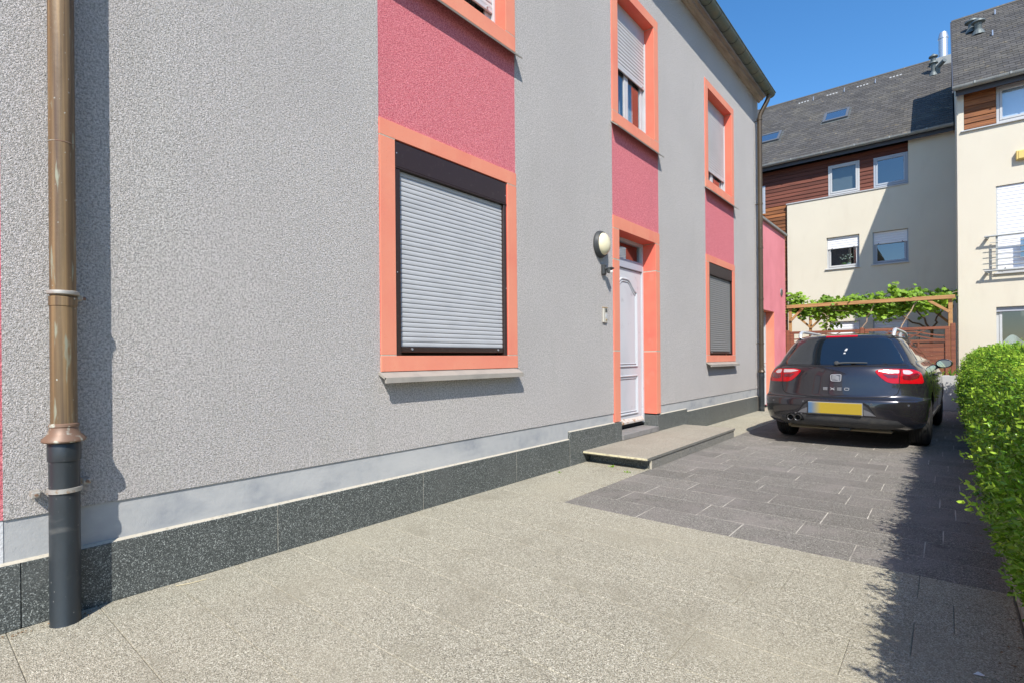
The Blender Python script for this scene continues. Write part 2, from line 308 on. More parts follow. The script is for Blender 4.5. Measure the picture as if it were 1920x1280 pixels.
def FB(y): return lambda u, w, z: (u, y - w, z)   # facades facing the camera: u along X, w outward -Y
def wall_holes(fr, u0, u1, z0, z1, w0, w1, holes):
    """slab with rectangular holes through it (cells between the cut lines)"""
    us = sorted({u0, u1, *[h[0] for h in holes], *[h[1] for h in holes]}); zs = sorted({z0, z1, *[h[2] for h in holes], *[h[3] for h in holes]})
    us = [u for u in us if u0 <= u <= u1]; zs = [z for z in zs if z0 <= z <= z1]
    ins = lambda a, b: any(h[0] < a < h[1] and h[2] < b < h[3] for h in holes)
    m = MB(fr); solid = {}
    for i in range(len(us) - 1):
        for j in range(len(zs) - 1):
            solid[i, j] = not ins((us[i] + us[i+1]) / 2, (zs[j] + zs[j+1]) / 2)
    for (i, j), s_ in solid.items():
        if not s_: continue
        a, b, c, d = us[i], us[i+1], zs[j], zs[j+1]
        m.add([(a,w1,c),(b,w1,c),(b,w1,d),(a,w1,d)], [(0,1,2,3)]); m.add([(a,w0,c),(b,w0,c),(b,w0,d),(a,w0,d)], [(3,2,1,0)])
        if not solid.get((i-1, j)): m.add([(a,w0,c),(a,w1,c),(a,w1,d),(a,w0,d)], [(0,1,2,3)])
        if not solid.get((i+1, j)): m.add([(b,w0,c),(b,w1,c),(b,w1,d),(b,w0,d)], [(3,2,1,0)])
        if not solid.get((i, j-1)): m.add([(a,w0,c),(b,w0,c),(b,w1,c),(a,w1,c)], [(0,1,2,3)])
        if not solid.get((i, j+1)): m.add([(a,w0,d),(b,w0,d),(b,w1,d),(a,w1,d)], [(3,2,1,0)])
    return m
def weld(mb):
    return mb
def slat_mesh(fr, u0, u1, pitch, d=0.011):
    pr = [(0, 0.0), (d*0.62, 0.0015), (d*0.9, pitch*0.16), (d, pitch*0.45), (d*0.86, pitch*0.78), (d*0.5, pitch*0.93), (0, pitch*0.945)]
    m = MB(fr); n = len(pr); V = [(u, w_, z) for u in (u0, u1) for w_, z in pr]
    return m.add(V, [tuple(range(n)), tuple(range(2*n-1, n-1, -1))] + [(i, n+i, n+i+1, i+1) for i in range(n-1)])
def shutter(parent, fr, u0, u1, z0, z1, w, pitch, mtl, d=0.011, maxn=60):
    """curtain of separate slats hanging from z1 down to z0 in front of plane w"""
    me = slat_mesh(lambda u, w_, z: fr(u, w_ + w, z), u0, u1, pitch, d).mesh('slat')
    n = int(round((z1 - z0) / pitch))
    for k in range(n):
        put('shutter_slat', me, mtl, parent, loc=(0, 0, z1 - (k + 1) * pitch))
    back = MB(fr).box(u0, u1, w - 0.006, w - 0.001, z1 - n * pitch, z1)
    P('slat_backing', back, mtl, parent)
    return z1 - n * pitch

# ================================================================== SETTING
P('ground', MB().box(-300, 300, -300, 300, -0.5, -0.06), grassm, kind='structure')
ROT = -0.012
def pv(x, y):       # the paving is laid very slightly askew to the wall
    return (x, y + (x - 0.8) * ROT)
def slab_mesh(x0, x1, y0, y1, top, th=0.03, name='slab'):
    m = MB(); c = [pv(x0, y0), pv(x1, y0), pv(x1, y1), pv(x0, y1)]; e = 0.003
    cx = sum(p[0] for p in c) / 4; cy = sum(p[1] for p in c) / 4
    ci = [(p[0] + (e if p[0] < cx else -e), p[1] + (e if p[1] < cy else -e)) for p in c]
    V = [(*p, top - th) for p in c] + [(*p, top - 0.003) for p in c] + [(*p, top) for p in ci]
    m.add(V, [(0,1,5,4),(1,2,6,5),(2,3,7,6),(3,0,4,7),(4,5,9,8),(5,6,10,9),(6,7,11,10),(7,4,8,11),(8,9,10,11)])
    return m.mesh(name, fix=False)
XR = 3.555
lp = struct('light_paving'); dp_ = struct('dark_paving')
P('paving_bed', MB().box(-0.1, XR, -3.0, 15.6, -0.055, -0.0045), groutb, kind='structure')
P('mortar_bed', MB().add([(*pv(0.795, 3.705), -0.0009), (*pv(XR, 3.705), -0.0009), (*pv(XR, 15.05), -0.0009), (*pv(0.795, 15.05), -0.0009)], [(0,1,2,3)]), groutw, dp_)
g = 0.0028
def lay(parent, name, mtl, X0, X1, Y0, pitch_y, rows, L_, offs, gap):
    for r_ in range(rows):
        y0, y1 = Y0 + r_ * pitch_y, Y0 + (r_ + 1) * pitch_y
        x = offs[r_ % len(offs)]
        while x > X0 + 0.05: x -= L_
        cuts = [X0]; x += L_ if x < X0 + 0.05 else 0
        while x < X1 - 0.05: cuts.append(x); x += L_
        cuts.append(X1)
        for a, b in zip(cuts[:-1], cuts[1:]):
            if b - a < 0.03: continue
            dz = rnd.uniform(0, 0.0004)
            put(name, slab_mesh(a + gap, b - gap, y0 + gap, y1 - gap, dz, name=name), mtl, parent)
# dark tiles, joint offsets read row by row, then continuing
offs = [1.455, 1.10, 1.19, 1.445, 1.26, 1.165, 1.445, 1.30, 1.12, 1.40, 1.22, 1.05, 1.36, 1.17, 1.43, 1.28]
lay(dp_, 'tile', darktile, 0.79, XR - 0.005, 3.70, 0.3475, 33, 0.695, offs, 0.0013)
lo = [0.45, 0.33, 0.16, 0.52, 0.28, 0.61, 0.12]
lay(lp, 'slab', flamed, -0.02, XR - 0.005, 3.70 - 14 * 0.335, 0.335, 14, 0.70, [0.17, 0.52, 0.33, 0.17, 0.52, 0.33, 0.38, 0.17, 0.52, 0.33, 0.17, 0.38, 0.52, 0.38], 0.0008)
lay(lp, 'slab', flamed, -0.02, 0.786, 3.70, 0.70, 17, 0.40, [0.4, 0.33], 0.0012)
# kerb
kb = struct('kerb')
y = -1.0
while y < 14.8:
    L_ = 1.0; x = XR + 0.004
    m = MB(); n = 6; V = []
    for i in range(n + 1):
        yy = y + 0.004 + (L_ - 0.008) * i / n
        j = 0.006 * noise.noise(Vector((1, yy * 3, 2)))
        V += [(x + j, yy, -0.05), (x + j, yy, 0.05 + j), (x + 0.012, yy, 0.062 + j), (x + 0.07, yy, 0.06 + j), (x + 0.075, yy, -0.05)]
    F = [(i*5+k, i*5+k+1, (i+1)*5+k+1, (i+1)*5+k) for i in range(n) for k in range(4)] + [(0,1,2,3,4), tuple(n*5+k for k in (4,3,2,1,0))]
    m.add(V, F); P('kerb_stone', m, kerbm, kb); y += L_
P('soil_bed', MB().box(XR + 0.08, 9.0, -3, 16.5, -0.058, 0.02), soil, kind='structure')

# ================================================================== MAIN HOUSE
house = thing('grey_house', (0, 6, 0), 'two storey grey roughcast house with pink panels and salmon window surrounds beside the drive', 'house')
Y0, Y1, ZT = -5.0, 12.88, 7.04
BAYS = [(2.42, 4.058), (6.03, 7.44), (9.42, 11.06)]
openings = [(2.565, 3.915, 1.25, 2.93), (6.19, 7.30, 0.20, 2.895), (9.57, 10.91, 1.25, 2.93),
            (2.57, 3.91, 4.41, 6.07), (6.19, 7.29, 4.41, 6.07), (9.57, 10.91, 4.41, 6.07)]
outer = [(2.42, 4.058, 1.13, 3.055), (6.03, 7.44, 0.37, 3.055), (9.42, 11.06, 1.13, 3.055),
         (2.42, 4.058, 4.262, 6.205), (6.03, 7.44, 4.262, 6.205), (9.42, 11.06, 4.262, 6.205)]
holes = [(a, b, c if i != 1 else 0.0, d) for i, (a, b, c, d) in enumerate(outer)]
panels = [(a, b, c, d) for a, b in BAYS for c, d in ((3.055, 4.262),)] + [(-1.2, 0.354, 0.506, ZT)]
P('wall', wall_holes(FW, Y0, Y1, 0.506, ZT, -0.30, 0.0, holes + panels), stucco, house)
for a, b, c, d in panels:
    P('pink_panel', MB(FW).box(a, b, -0.30, -0.002, c, d), pinkst, house)
P('plaster_band', wall_holes(FW, 0.354, Y1, 0.0, 0.506, -0.30, -0.009, [(6.03, 7.44, 0, 0.6)]), band, house)
P('plaster_band', MB(FW).box(Y0, 0.354, -0.30, -0.006, 0.0, 0.506), mat('pale_plaster', (0.55, 0.55, 0.55), 0.9, bump=[(60, 0.004, 'n')]), house)
P('back_wall', MB().box(-8, -7.7, Y0, Y1, 0, ZT), stucco, house)
P('end_wall', MB().box(-7.7, -0.30, Y1 - 0.3, Y1, 0, ZT), stucco, house)
P('end_wall', MB().box(-7.7, -0.30, Y0, Y0 + 0.3, 0, ZT), stucco, house)
P('floor_slab', MB().box(-7.7, -0.5, Y0 + 0.3, Y1 - 0.3, 3.3, 3.6), room, house)
# plinth slabs of dark granite
def plinth(a, b, z, th=0.020, z0=0.0):
    P('plinth_slab', MB(FW).box(a + 0.0015, b - 0.0015, -0.02, th, z0, z), granite, house, bevel=0.0025)
for a, b in [(-0.79, 0.41), (0.41, 1.611), (1.611, 2.816), (2.816, 4.017), (4.017, 4.97)]: plinth(a, b, 0.302)
plinth(4.973, 6.03, 0.385, 0.022)
plinth(7.43, 8.45, 0.375, 0.022)
for a, b in [(8.453, 9.43), (9.43, 10.62), (10.62, 11.75), (11.75, 12.86)]: plinth(a, b, 0.33)
P('plinth_slab', MB(FW).box(6.033, 6.19, -0.20, 0.028, 0.14, 0.385), granite, house, bevel=0.003)
P('plinth_slab', MB(FW).box(7.302, 7.428, -0.20, 0.028, 0.14, 0.372), granite, house, bevel=0.003)
m = MB(FW)
for a, b, z in [(-0.79, 4.97, 0.302), (4.975, 6.03, 0.385), (7.44, 8.45, 0.375), (8.455, 12.86, 0.33)]:
    m.prism([(-0.012, z), (0.017, z), (0.004, z + 0.011), (-0.012, z + 0.014)], a, b, 0) if False else m.add(
        [(a, -0.012, z), (b, -0.012, z), (b, 0.016, z), (a, 0.016, z), (a, -0.012, z + 0.009), (b, -0.012, z + 0.009), (b, -0.004, z + 0.009), (a, -0.004, z + 0.009)],
        [(0,3,2,1), (4,5,6,7), (3,7,6,2), (0,4,7,3), (1,2,6,5), (0,1,5,4)])
P('mortar_fillet', m, cream_joint, house)
for u, z in ((1.611, 0.30), (2.816, 0.30), (4.017, 0.30), (4.9715, 0.30), (9.43, 0.33), (10.62, 0.33), (11.75, 0.33)): P('plinth_joint', MB(FW).box(u - 0.0020, u + 0.0020, -0.01, 0.0170, 0.0, z), cream_joint, house)

def surround(win, i, door=False):
    a, b, c, d = openings[i]; A, B, C_, D_ = outer[i]; pr = 0.013; dp = -0.20; j = 0.008
    lint = [('lintel_stone', A, B, d, D_)]
    for n_, u0, u1, z0, z1 in lint: side_mat(P(n_, MB(FW).box(u0 + 0.001, u1 - 0.001, dp, pr, z0, z1), salmon, win, bevel=0.002), reveal)
    if door: cutz = [0.392, 1.31, 2.49, d]
    else: cutz = [c, d]
    for u0, u1 in ((A, a), (b, B)):
        for z0, z1 in zip(cutz[:-1], cutz[1:]):
            side_mat(P('jamb_stone', MB(FW).box(u0 + 0.001, u1 - 0.001, dp, pr, z0 + (j if (z0 != cutz[0] or not door) else 0), z1 - j), salmon, win, bevel=0.002), reveal)
    if not door: P('sill_stone', MB(FW).box(A + 0.001, B - 0.001, dp, pr + 0.002, C_, c), salmon, win, bevel=0.002)
    mj = MB(FW)
    for u0, u1 in ((A, a), (b, B)):
        for z in (cutz[1:] if door else cutz):
            mj.box(u0 + 0.003, u1 - (0.0 if u0 == A else 0.003) - 0.001, dp, pr - 0.001, z - j + 0.0003, z + (j if 0 < cutz.index(z) < len(cutz)-1 or (z == cutz[0]) else 0) - 0.0003)
    P('mortar_joint', mj, cream_joint, win)

# --- ground floor shuttered windows (boxed roller shutters almost flush)
def ground_window(i, lab):
    a, b, c, d = openings[i]
    win = P('window', MB(FW).box(a, b, -0.20, -0.14, c, d), mat('closed_window_behind_shutter', (0.05, 0.05, 0.05), 0.6), house, label=lab)
    surround(win, i)
    P('shutter_box', MB(FW).box(a + 0.004, b - 0.004, -0.12, 0.004, 2.725, d - 0.006), brown, win, bevel=0.004)
    P('box_lip', MB(FW).box(a + 0.004, b - 0.004, -0.10, 0.008, 2.712, 2.724), brown, win, bevel=0.002)
    for u0, u1 in ((a + 0.004, a + 0.055), (b - 0.045, b - 0.004)):
        P('guide_rail', MB(FW).box(u0, u1, -0.10, 0.002, 1.252, 2.711), brown, win, bevel=0.003)
    zb = shutter(win, FW, a + 0.056, b - 0.046, 1.335, 2.711, -0.034, 0.0386, slatg if i == 0 else slatd, 0.0085)
    P('bottom_rail', MB(FW).box(a + 0.056, b - 0.046, -0.05, -0.012, 1.278, zb - 0.002), brown, win, bevel=0.003)
    for u in (a + 0.17, b - 0.13):
        P('stop_screw', MB(FW).tube([(u, -0.012, 1.303), (u, -0.004, 1.303)], 0.009, 10), steel, win)
    for u, z in ((a + 0.02, 2.83), (b - 0.02, 2.80), (a + 0.02, 1.9), (b - 0.015, 1.9)):
        P('rivet', MB(FW).tube([(u, 0.001, z), (u, 0.006, z)], 0.005, 8), steel, win)
    mj = MB(FW).add([(a - 0.17 + 0.148, 0.0, 1.128), (b + 0.12, 0.0, 1.128), (b + 0.12, 0.098, 1.072), (a - 0.165 + 0.0, 0.098, 1.072),
                     (a - 0.17 + 0.148, 0.0, 1.112), (b + 0.12, 0.0, 1.112), (b + 0.12, 0.090, 1.048), (a - 0.165, 0.090, 1.048)],
                    [(0,3,2,1), (4,5,6,7), (3,7,6,2), (0,4,7,3), (1,2,6,5), (0,1,5,4)])
    # plain sloping sill plate with a turned-down nose
    A, B = outer[i][:2]; A -= 0.02; B -= 0.02
    mj = MB(FW).add([(A, 0.0, 1.130), (B, 0.0, 1.130), (B, 0.098, 1.086), (A, 0.098, 1.086), (A, 0.0, 1.110), (B, 0.0, 1.110), (B, 0.088, 1.070), (A, 0.088, 1.070)],
                    [(0,3,2,1), (4,5,6,7), (0,4,7,3), (1,2,6,5), (0,1,5,4), (3,7,6,2)])
    mj.box(A, B, 0.080, 0.100, 1.046, 1.0855)
    P('window_sill', mj, alusill, win)
    return win
ground_window(0, 'large ground floor window with closed grey roller shutter in brown frame')
ground_window(2, 'far ground floor window with closed dark grey roller shutter')

def upper_window(i, shut_z, lab):
    a, b, c, d = openings[i]
    f = MB(FW)
    zt = 5.86
    f.box(a, a + 0.05, -0.21, -0.15, c, zt); f.box(b - 0.05, b, -0.21, -0.15, c, zt); f.box(a + 0.05, b - 0.05, -0.21, -0.15, c, c + 0.07); f.box(a + 0.05, b - 0.05, -0.21, -0.15, zt - 0.05, zt)
    win = P('window', f, pvc, house, label=lab, bevel=0.003)
    surround(win, i)
    P('shutter_box', MB(FW).box(a + 0.002, b - 0.002, -0.21, -0.135, zt, d - 0.002), pvc, win, bevel=0.003)
    for u0, u1 in ((a + 0.002, a + 0.035), (b - 0.035, b - 0.002)):
        P('guide_rail', MB(FW).box(u0, u1, -0.149, -0.115, c, zt - 0.002), pvc, win, bevel=0.003)
    zb = shutter(win, FW, a + 0.036, b - 0.036, shut_z, zt - 0.002, -0.140, 0.050, slatw, 0.013)
    P('bottom_rail', MB(FW).box(a + 0.036, b - 0.036, -0.142, -0.122, zb - 0.045, zb - 0.001), pvc, win, bevel=0.003)
    for u in (a + 0.12, b - 0.12): P('stop_peg', MB(FW).tube([(u, -0.122, zb - 0.02), (u, -0.100, zb - 0.02)], 0.010, 8), pvc, win)
    mid = (a + b) / 2
    for u0, u1 in ((a + 0.052, mid - 0.002), (mid + 0.002, b - 0.052)):
        s_ = MB(FW); s_.box(u0, u0 + 0.055, -0.19, -0.155, c + 0.072, zt - 0.052); s_.box(u1 - 0.055, u1, -0.19, -0.155, c + 0.072, zt - 0.052)
        s_.box(u0 + 0.055, u1 - 0.055, -0.19, -0.155, c + 0.072, c + 0.13); s_.box(u0 + 0.055, u1 - 0.055, -0.19, -0.155, zt - 0.11, zt - 0.052)
        P('casement', s_, pvc, win, bevel=0.003)
        P('pane', MB(FW).box(u0 + 0.055, u1 - 0.055, -0.176, -0.170, c + 0.13, zt - 0.11), glassroom, win)
    # curtain folds inside the room
    cu = MB(FW); n = 40; V = []
    for k in range(n + 1):
        u = a + 0.05 + (b - a - 0.1) * 0.42 * k / n + (b - a - 0.1) * 0.55; w_ = -0.30 + 0.018 * math.sin(k * 1.7)
        V += [(u, w_, c), (u, w_, zt)]
    cu.add(V, [(2*k, 2*k+2, 2*k+3, 2*k+1) for k in range(n)]); P('curtain', cu, curtain, win, fix=False)
    A, B = outer[i][:2]
    mj = MB(FW).add([(A - 0.02, 0.0, 4.262), (B + 0.01, 0.0, 4.262), (B + 0.01, 0.096, 4.185), (A - 0.02, 0.096, 4.185), (A - 0.02, 0.0, 4.248), (B + 0.01, 0.0, 4.248), (B + 0.01, 0.092, 4.172), (A - 0.02, 0.092, 4.172)],
                    [(0,3,2,1), (4,5,6,7), (3,7,6,2), (0,4,7,3), (1,2,6,5), (0,1,5,4)])
    P('window_sill', mj, alusill, win)
upper_window(3, 4.68, 'upper window above the large shuttered one, shutter almost down')
upper_window(4, 5.21, 'upper window above the door with its shutter half lowered')
upper_window(5, 4.78, 'far upper window with its pale shutter mostly lowered')

# --- front door
a, b = 6.19, 7.302
dr = P('front_door', MB(FW).box(a + 0.045, b - 0.045, -0.24, -0.205, 0.275, 2.475), doorm, house, bevel=0.003)
surround(dr, 1, door=True)
f = MB(FW); f.box(a, a + 0.043, -0.26, -0.185, 0.26, 2.895); f.box(b - 0.043, b, -0.26, -0.185, 0.26, 2.895)
f.box(a + 0.043, b - 0.043, -0.26, -0.185, 2.855, 2.895)
P('door_frame', f, doorm, dr, bevel=0.003)
P('transom_rail', MB(FW).box(a + 0.043, b - 0.043, -0.26, -0.180, 2.48, 2.61), bluegrey, dr, bevel=0.006)
P('transom_pane', MB(FW).box(a + 0.043, b - 0.043, -0.235, -0.229, 2.612, 2.853), glassroom, dr)
P('transom_lining', MB(FW).box(a + 0.043, b - 0.043, -0.60, -0.59, 2.5, 2.9), room, dr)
# raised mouldings: upper panel has an ogee top, lower panel square
u0, u1 = a + 0.19, b - 0.20
def loop_mould(pts, r_, name):
    m = MB(FW); m.tube([(u, -0.203, z) for u, z in pts + [pts[0], ]], r_, 8, caps=False); P(name, m, doorm, dr, smooth=True)
top = []
for k in range(25):
    t_ = k / 24; u = u0 + (u1 - u0) * t_; s_ = min(t_, 1 - t_) * 2
    top.append((u, 2.16 + 0.17 * (3 * min(1, s_ * 1.25)**2 - 2 * min(1, s_ * 1.25)**3)))
for off, rr in ((0, 0.016), (0.035, 0.009)):
    tp = [(u0 + off + (u - u0) * (1 - 2 * off / (u1 - u0)), z - off) for u, z in top]
    loop_mould([(u0 + off, 1.10 + off)] + tp + [(u1 - off, 1.10 + off)], rr, 'panel_moulding')
    loop_mould([(u0 + off, 0.42 + off), (u0 + off, 0.96 - off), (u1 - off, 0.96 - off), (u1 - off, 0.42 + off)], rr, 'panel_moulding')
P('weather_bar', MB(FW).add([(a + 0.05, -0.205, 0.285), (b - 0.05, -0.205, 0.285), (b - 0.05, -0.165, 0.288), (a + 0.05, -0.165, 0.288), (a + 0.05, -0.205, 0.36), (b - 0.05, -0.205, 0.36), (b - 0.05, -0.165, 0.315), (a + 0.05, -0.165, 0.315)],
    [(0,1,2,3), (7,6,5,4), (0,4,5,1), (1,5,6,2), (2,6,7,3), (3,7,4,0)]), woodthr, dr, bevel=0.003)
P('door_gap', MB(FW).box(a + 0.03, b - 0.03, -0.25, -0.208, 0.235, 0.274), doorgap, dr)
P('door_knob', MB(FW).lathe([(0.001, 0.0), (0.028, 0.002), (0.028, 0.01), (0.012, 0.014), (0.012, 0.04), (0.026, 0.05), (0.028, 0.062), (0.016, 0.075), (0.001, 0.077)], (0, 0, 0), 'y', 20), chrome, dr, smooth=True, loc=(-0.2, 6.30, 1.25))
P('threshold_stone', MB(FW).box(a + 0.002, b - 0.002, -0.30, 0.045, 0.142, 0.212), mat('worn_step_stone', (0.22, 0.21, 0.20), 0.8, layers=[(8, (0.15, 0.145, 0.14), 0.45, 0.7, 5)], bump=[(80, 0.003, 'n')]), house, bevel=0.004)
P('threshold_base', MB(FW).box(6.03, 7.44, -0.30, -0.002, 0.0, 0.1395), stepside, house)

# --- entrance step
st = thing('entrance_step', (0.4, 6.8, 0), 'low stone slab step in front of the grey door', 'step')
for y0, y1 in ((5.24, 6.62), (6.62, 8.30)):
    so_ = P('step_slab', MB().box(0.024, 0.818, y0 + 0.001, y1 - 0.001, 0.105, 0.139), steptop, st, bevel=0.003); side_mat(so_, stepside, 2)
P('yellow_edge_strip', MB().box(0.03, 0.828, 5.2315, 5.2405, 0.118, 0.136), mat('cream_edge_mortar', (0.62, 0.56, 0.36), 0.9, layers=[(25, (0.42, 0.36, 0.24), 0.5, 0.65, 4)], bump=[(50, 0.004, 'd')]), st)
P('step_core', MB().box(0.022, 0.785, 5.41, 8.26, 0.0, 0.1045), stepside, st)
for y0, y1 in ((5.39, 6.22), (6.22, 7.04), (7.04, 7.86), (7.86, 8.28)):
    P('riser_tile', MB().box(0.786, 0.806, y0 + 0.003, y1 - 0.003, 0.001, 0.1035), stepside, st, bevel=0.002)
P('riser_tile', MB().box(0.03, 0.803, 5.388, 5.409, 0.001, 0.1035), granite, st, bevel=0.002)
P('corner_joint', MB().box(0.7865, 0.809, 5.381, 5.3925, 0.0, 0.103), cream_joint, st)

# --- eaves: moulded timber cornice, half round gutter with seams
ev = MB(); pr = [(-0.002, 7.041), (0.03, 7.041), (0.05, 7.075), (0.10, 7.085), (0.115, 7.12), (0.155, 7.13), (0.175, 7.17), (0.185, 7.25), (-0.002, 7.25)]
ev.prism([(x, z) for x, z in pr], Y0, 12.95, 0) if False else ev.add([(x, yy, z) for yy in (Y0, 12.95) for x, z in pr],
    [tuple(range(len(pr))), tuple(range(2*len(pr)-1, len(pr)-1, -1))] + [(i, len(pr)+i, len(pr)+(i+1) % len(pr), (i+1) % len(pr)) for i in range(len(pr))])
P('cornice', ev, eavewood, house)
gut = MB(); V = []; n = 14
gc, gz, gr_ = 0.285, 7.13, 0.098
for yy in (Y0, 12.86):
    for rr in (gr_, gr_ - 0.004):
        for k in range(n + 1):
            a_ = math.pi + math.pi * k / n; V.append((gc + rr * math.cos(a_), yy, gz + rr * math.sin(a_)))
q = n + 1
F = [(k, k+1, 2*q+k+1, 2*q+k) for k in range(n)] + [(q+k, 3*q+k, 3*q+k+1, q+k+1) for k in range(n)] + [(k, q+k, q+k+1, k+1) for k in range(n)] + [(2*q+k, 2*q+k+1, 3*q+k+1, 3*q+k) for k in range(n)]
gut.add(V, F)
gutter = P('gutter', gut, patina, house, smooth=True)
P('gutter_end_cap', MB().prism([(gc + gr_ * math.cos(math.pi + math.pi * k / n), gz + gr_ * math.sin(math.pi + math.pi * k / n)) for k in range(n + 1)], 12.862, 12.868, 1), patina, gutter)
P('gutter_rim', MB().tube([(gc + gr_, Y0, gz), (gc + gr_, 12.87, gz)], 0.010, 8), patina, gutter)
y = 12.45
while y > 3:
    mm = MB(); V = []
    for yy in (y - 0.007, y + 0.007):
        for rr in (gr_ + 0.0045, gr_ - 0.001):
            for k in range(n + 1):
                a_ = math.pi + math.pi * k / n; V.append((gc + rr * math.cos(a_), yy, gz + rr * math.sin(a_)))
    mm.add(V, F); P('gutter_seam', mm, mat('dark_seam', (0.035, 0.04, 0.035), 0.6), gutter); y -= 0.46
# roof of the grey house
P('roof', MB().add([(0.23, Y0 - 0.1, 7.20), (0.23, 12.98, 7.20), (-4.0, 12.98, 10.2), (-4.0, Y0 - 0.1, 10.2), (-8.3, Y0 - 0.1, 7.2), (-8.3, 12.98, 7.2), (-4.0, 12.98, 7.26), (-4.0, Y0 - 0.1, 7.26)],
    [(0,1,2,3), (3,2,5,4), (1,5,2), (0,3,4), (0,4,5,1)]), slate, house)

# --- downpipes
def ring(c, r0, r1, h, mtl, name, parent, n=28):
    P(name, MB().lathe([(r0, -h/2), (r1, -h/2 + 0.002), (r1, h/2 - 0.002), (r0, h/2)], c, 'z', n), mtl, parent, smooth=True)
d1 = thing('downpipe', (0.1, 0.553, 0), 'thick copper downpipe with dark cast iron foot, at the left edge', 'drainpipe', 'downpipes on the grey house')
X, Yp = 0.1, 0.553
P('upper_pipe', MB().lathe([(0.049, 0.0), (0.049, 6.0)], (X, Yp, 1.53), 'z', 40), copper, d1, smooth=True)
P('lower_copper_pipe', MB().lathe([(0.050, 0.0), (0.050, 0.64)], (X, Yp, 0.88), 'z', 40), copper, d1, smooth=True)
ring((X, Yp, 2.245), 0.048, 0.0505, 0.006, copper2, 'solder_ring', d1, 40)
P('pipe_clamp', MB().lathe([(0.050, -0.012), (0.060, -0.008), (0.061, 0.0), (0.060, 0.006), (0.050, 0.010)], (X, Yp, 1.545), 'z', 40), clampm, d1, smooth=True)
P('clamp_lug', MB().box(-0.01, 0.10, 0.605, 0.628, 1.515, 1.545), clampm, d1, bevel=0.003)
P('clamp_bolt', MB().tube([(0.085, 0.60, 1.527), (0.085, 0.64, 1.527)], 0.008, 8), copper2, d1)
P('socket_ring', MB().lathe([(0.049, -0.05), (0.053, -0.045), (0.053, -0.005), (0.049, 0.0)], (X, Yp, 1.528), 'z', 40), copper, d1, smooth=True)
P('rain_collar', MB().lathe([(0.050, 0.075), (0.056, 0.070), (0.057, 0.060), (0.053, 0.056), (0.055, 0.048), (0.064, 0.022), (0.082, 0.004), (0.084, -0.006), (0.080, -0.012), (0.050, -0.008)], (X, Yp, 0.862), 'z', 44), copper2, d1, smooth=True)
P('cast_iron_foot', MB().lathe([(0.060, 0.0), (0.058, 0.004), (0.058, 0.76), (0.062, 0.762), (0.063, 0.768), (0.063, 0.845), (0.058, 0.852)], (X, Yp, 0.0), 'z', 44), iron, d1, smooth=True)
P('pipe_clamp', MB().lathe([(0.058, -0.011), (0.066, -0.010), (0.066, 0.010), (0.058, 0.011)], (X, Yp, 0.625), 'z', 44), clampm, d1, smooth=True)
for yy, zz in ((0.455, 0.615), (0.64, 0.645)):
    P('clamp_lug', MB().box(0.015, 0.085, yy - 0.016, yy + 0.016, zz - 0.014, zz + 0.012), clampm, d1, bevel=0.003)
    P('clamp_bolt', MB().tube([(0.08, yy, zz), (0.100, yy, zz)], 0.007, 8), copper2, d1)
for yy, zz in ((0.62, 1.53), (0.63, 0.64), (0.47, 0.62)):
    P('wall_bracket', MB().tube([(-0.02, yy, zz), (0.06, yy, zz)], 0.008, 8), clampm, d1)
d2 = thing('downpipe', (0.1, 12.60, 0), 'brown downpipe with swan neck at the far corner of the grey house', 'drainpipe', 'downpipes on the grey house')
X, Yp = 0.105, 12.62
P('upper_pipe', MB().lathe([(0.050, 0.0), (0.050, 5.65)], (X, Yp, 0.88), 'z', 24), brownpipe, d2, smooth=True)
pts = []
for k in range(17):
    t_ = k / 16; s_ = 3*t_*t_ - 2*t_*t_*t_; pts.append((X + (gc - X) * s_, Yp + 0.07 * s_, 6.52 + 0.54 * t_))
P('swan_neck', MB().tube(pts, 0.048, 20), brownpipe, d2, smooth=True)
ring((X, Yp, 6.52), 0.049, 0.059, 0.05, brownpipe, 'pipe_collar', d2)
for z in (4.63, 3.64, 2.5, 1.51): ring((X, Yp, z), 0.049, 0.0575, 0.035, brownpipe, 'pipe_collar', d2)
P('rain_collar', MB().lathe([(0.050, 0.075), (0.056, 0.07), (0.056, 0.05), (0.066, 0.022), (0.080, 0.0), (0.078, -0.01), (0.05, -0.008)], (X, Yp, 0.88), 'z', 28), brownpipe, d2, smooth=True)
P('cast_iron_foot', MB().lathe([(0.058, 0.0), (0.058, 0.74), (0.062, 0.75), (0.062, 0.80), (0.057, 0.868)], (X, Yp, 0.0), 'z', 28), iron, d2, smooth=True)
for z in (4.63, 1.51, 6.5): P('wall_bracket', MB().tube([(-0.02, Yp, z), (0.06, Yp, z)], 0.009, 8), brownpipe, d2)

# --- lamp, sensor, intercom
lm = thing('wall_lamp', (0, 5.72, 2.6), 'round bulkhead wall lamp with cream dome and dark ring left of the door', 'lamp')
def oval(prof, c, sy=1.0, sz=1.0, n=40):
    m = MB(); V = []; F = []
    for r_, h in prof:
        for k in range(n):
            a_ = 2 * math.pi * k / n; V.append((c[0] + h, c[1] + r_ * sy * math.cos(a_), c[2] + r_ * sz * math.sin(a_)))
    for i in range(len(prof) - 1):
        for k in range(n): F.append((i*n+k, i*n+(k+1)%n, (i+1)*n+(k+1)%n, (i+1)*n+k))
    F += [tuple(range(n))[::-1], tuple(range((len(prof)-1)*n, len(prof)*n))]
    return m.add(V, F)
P('base_ring', oval([(0.150, 0.0), (0.158, 0.006), (0.158, 0.030), (0.148, 0.044), (0.150, 0.050), (0.142, 0.064), (0.128, 0.066)], (0, 5.69, 2.615), 0.95, 1.05), blackp, lm, smooth=True)
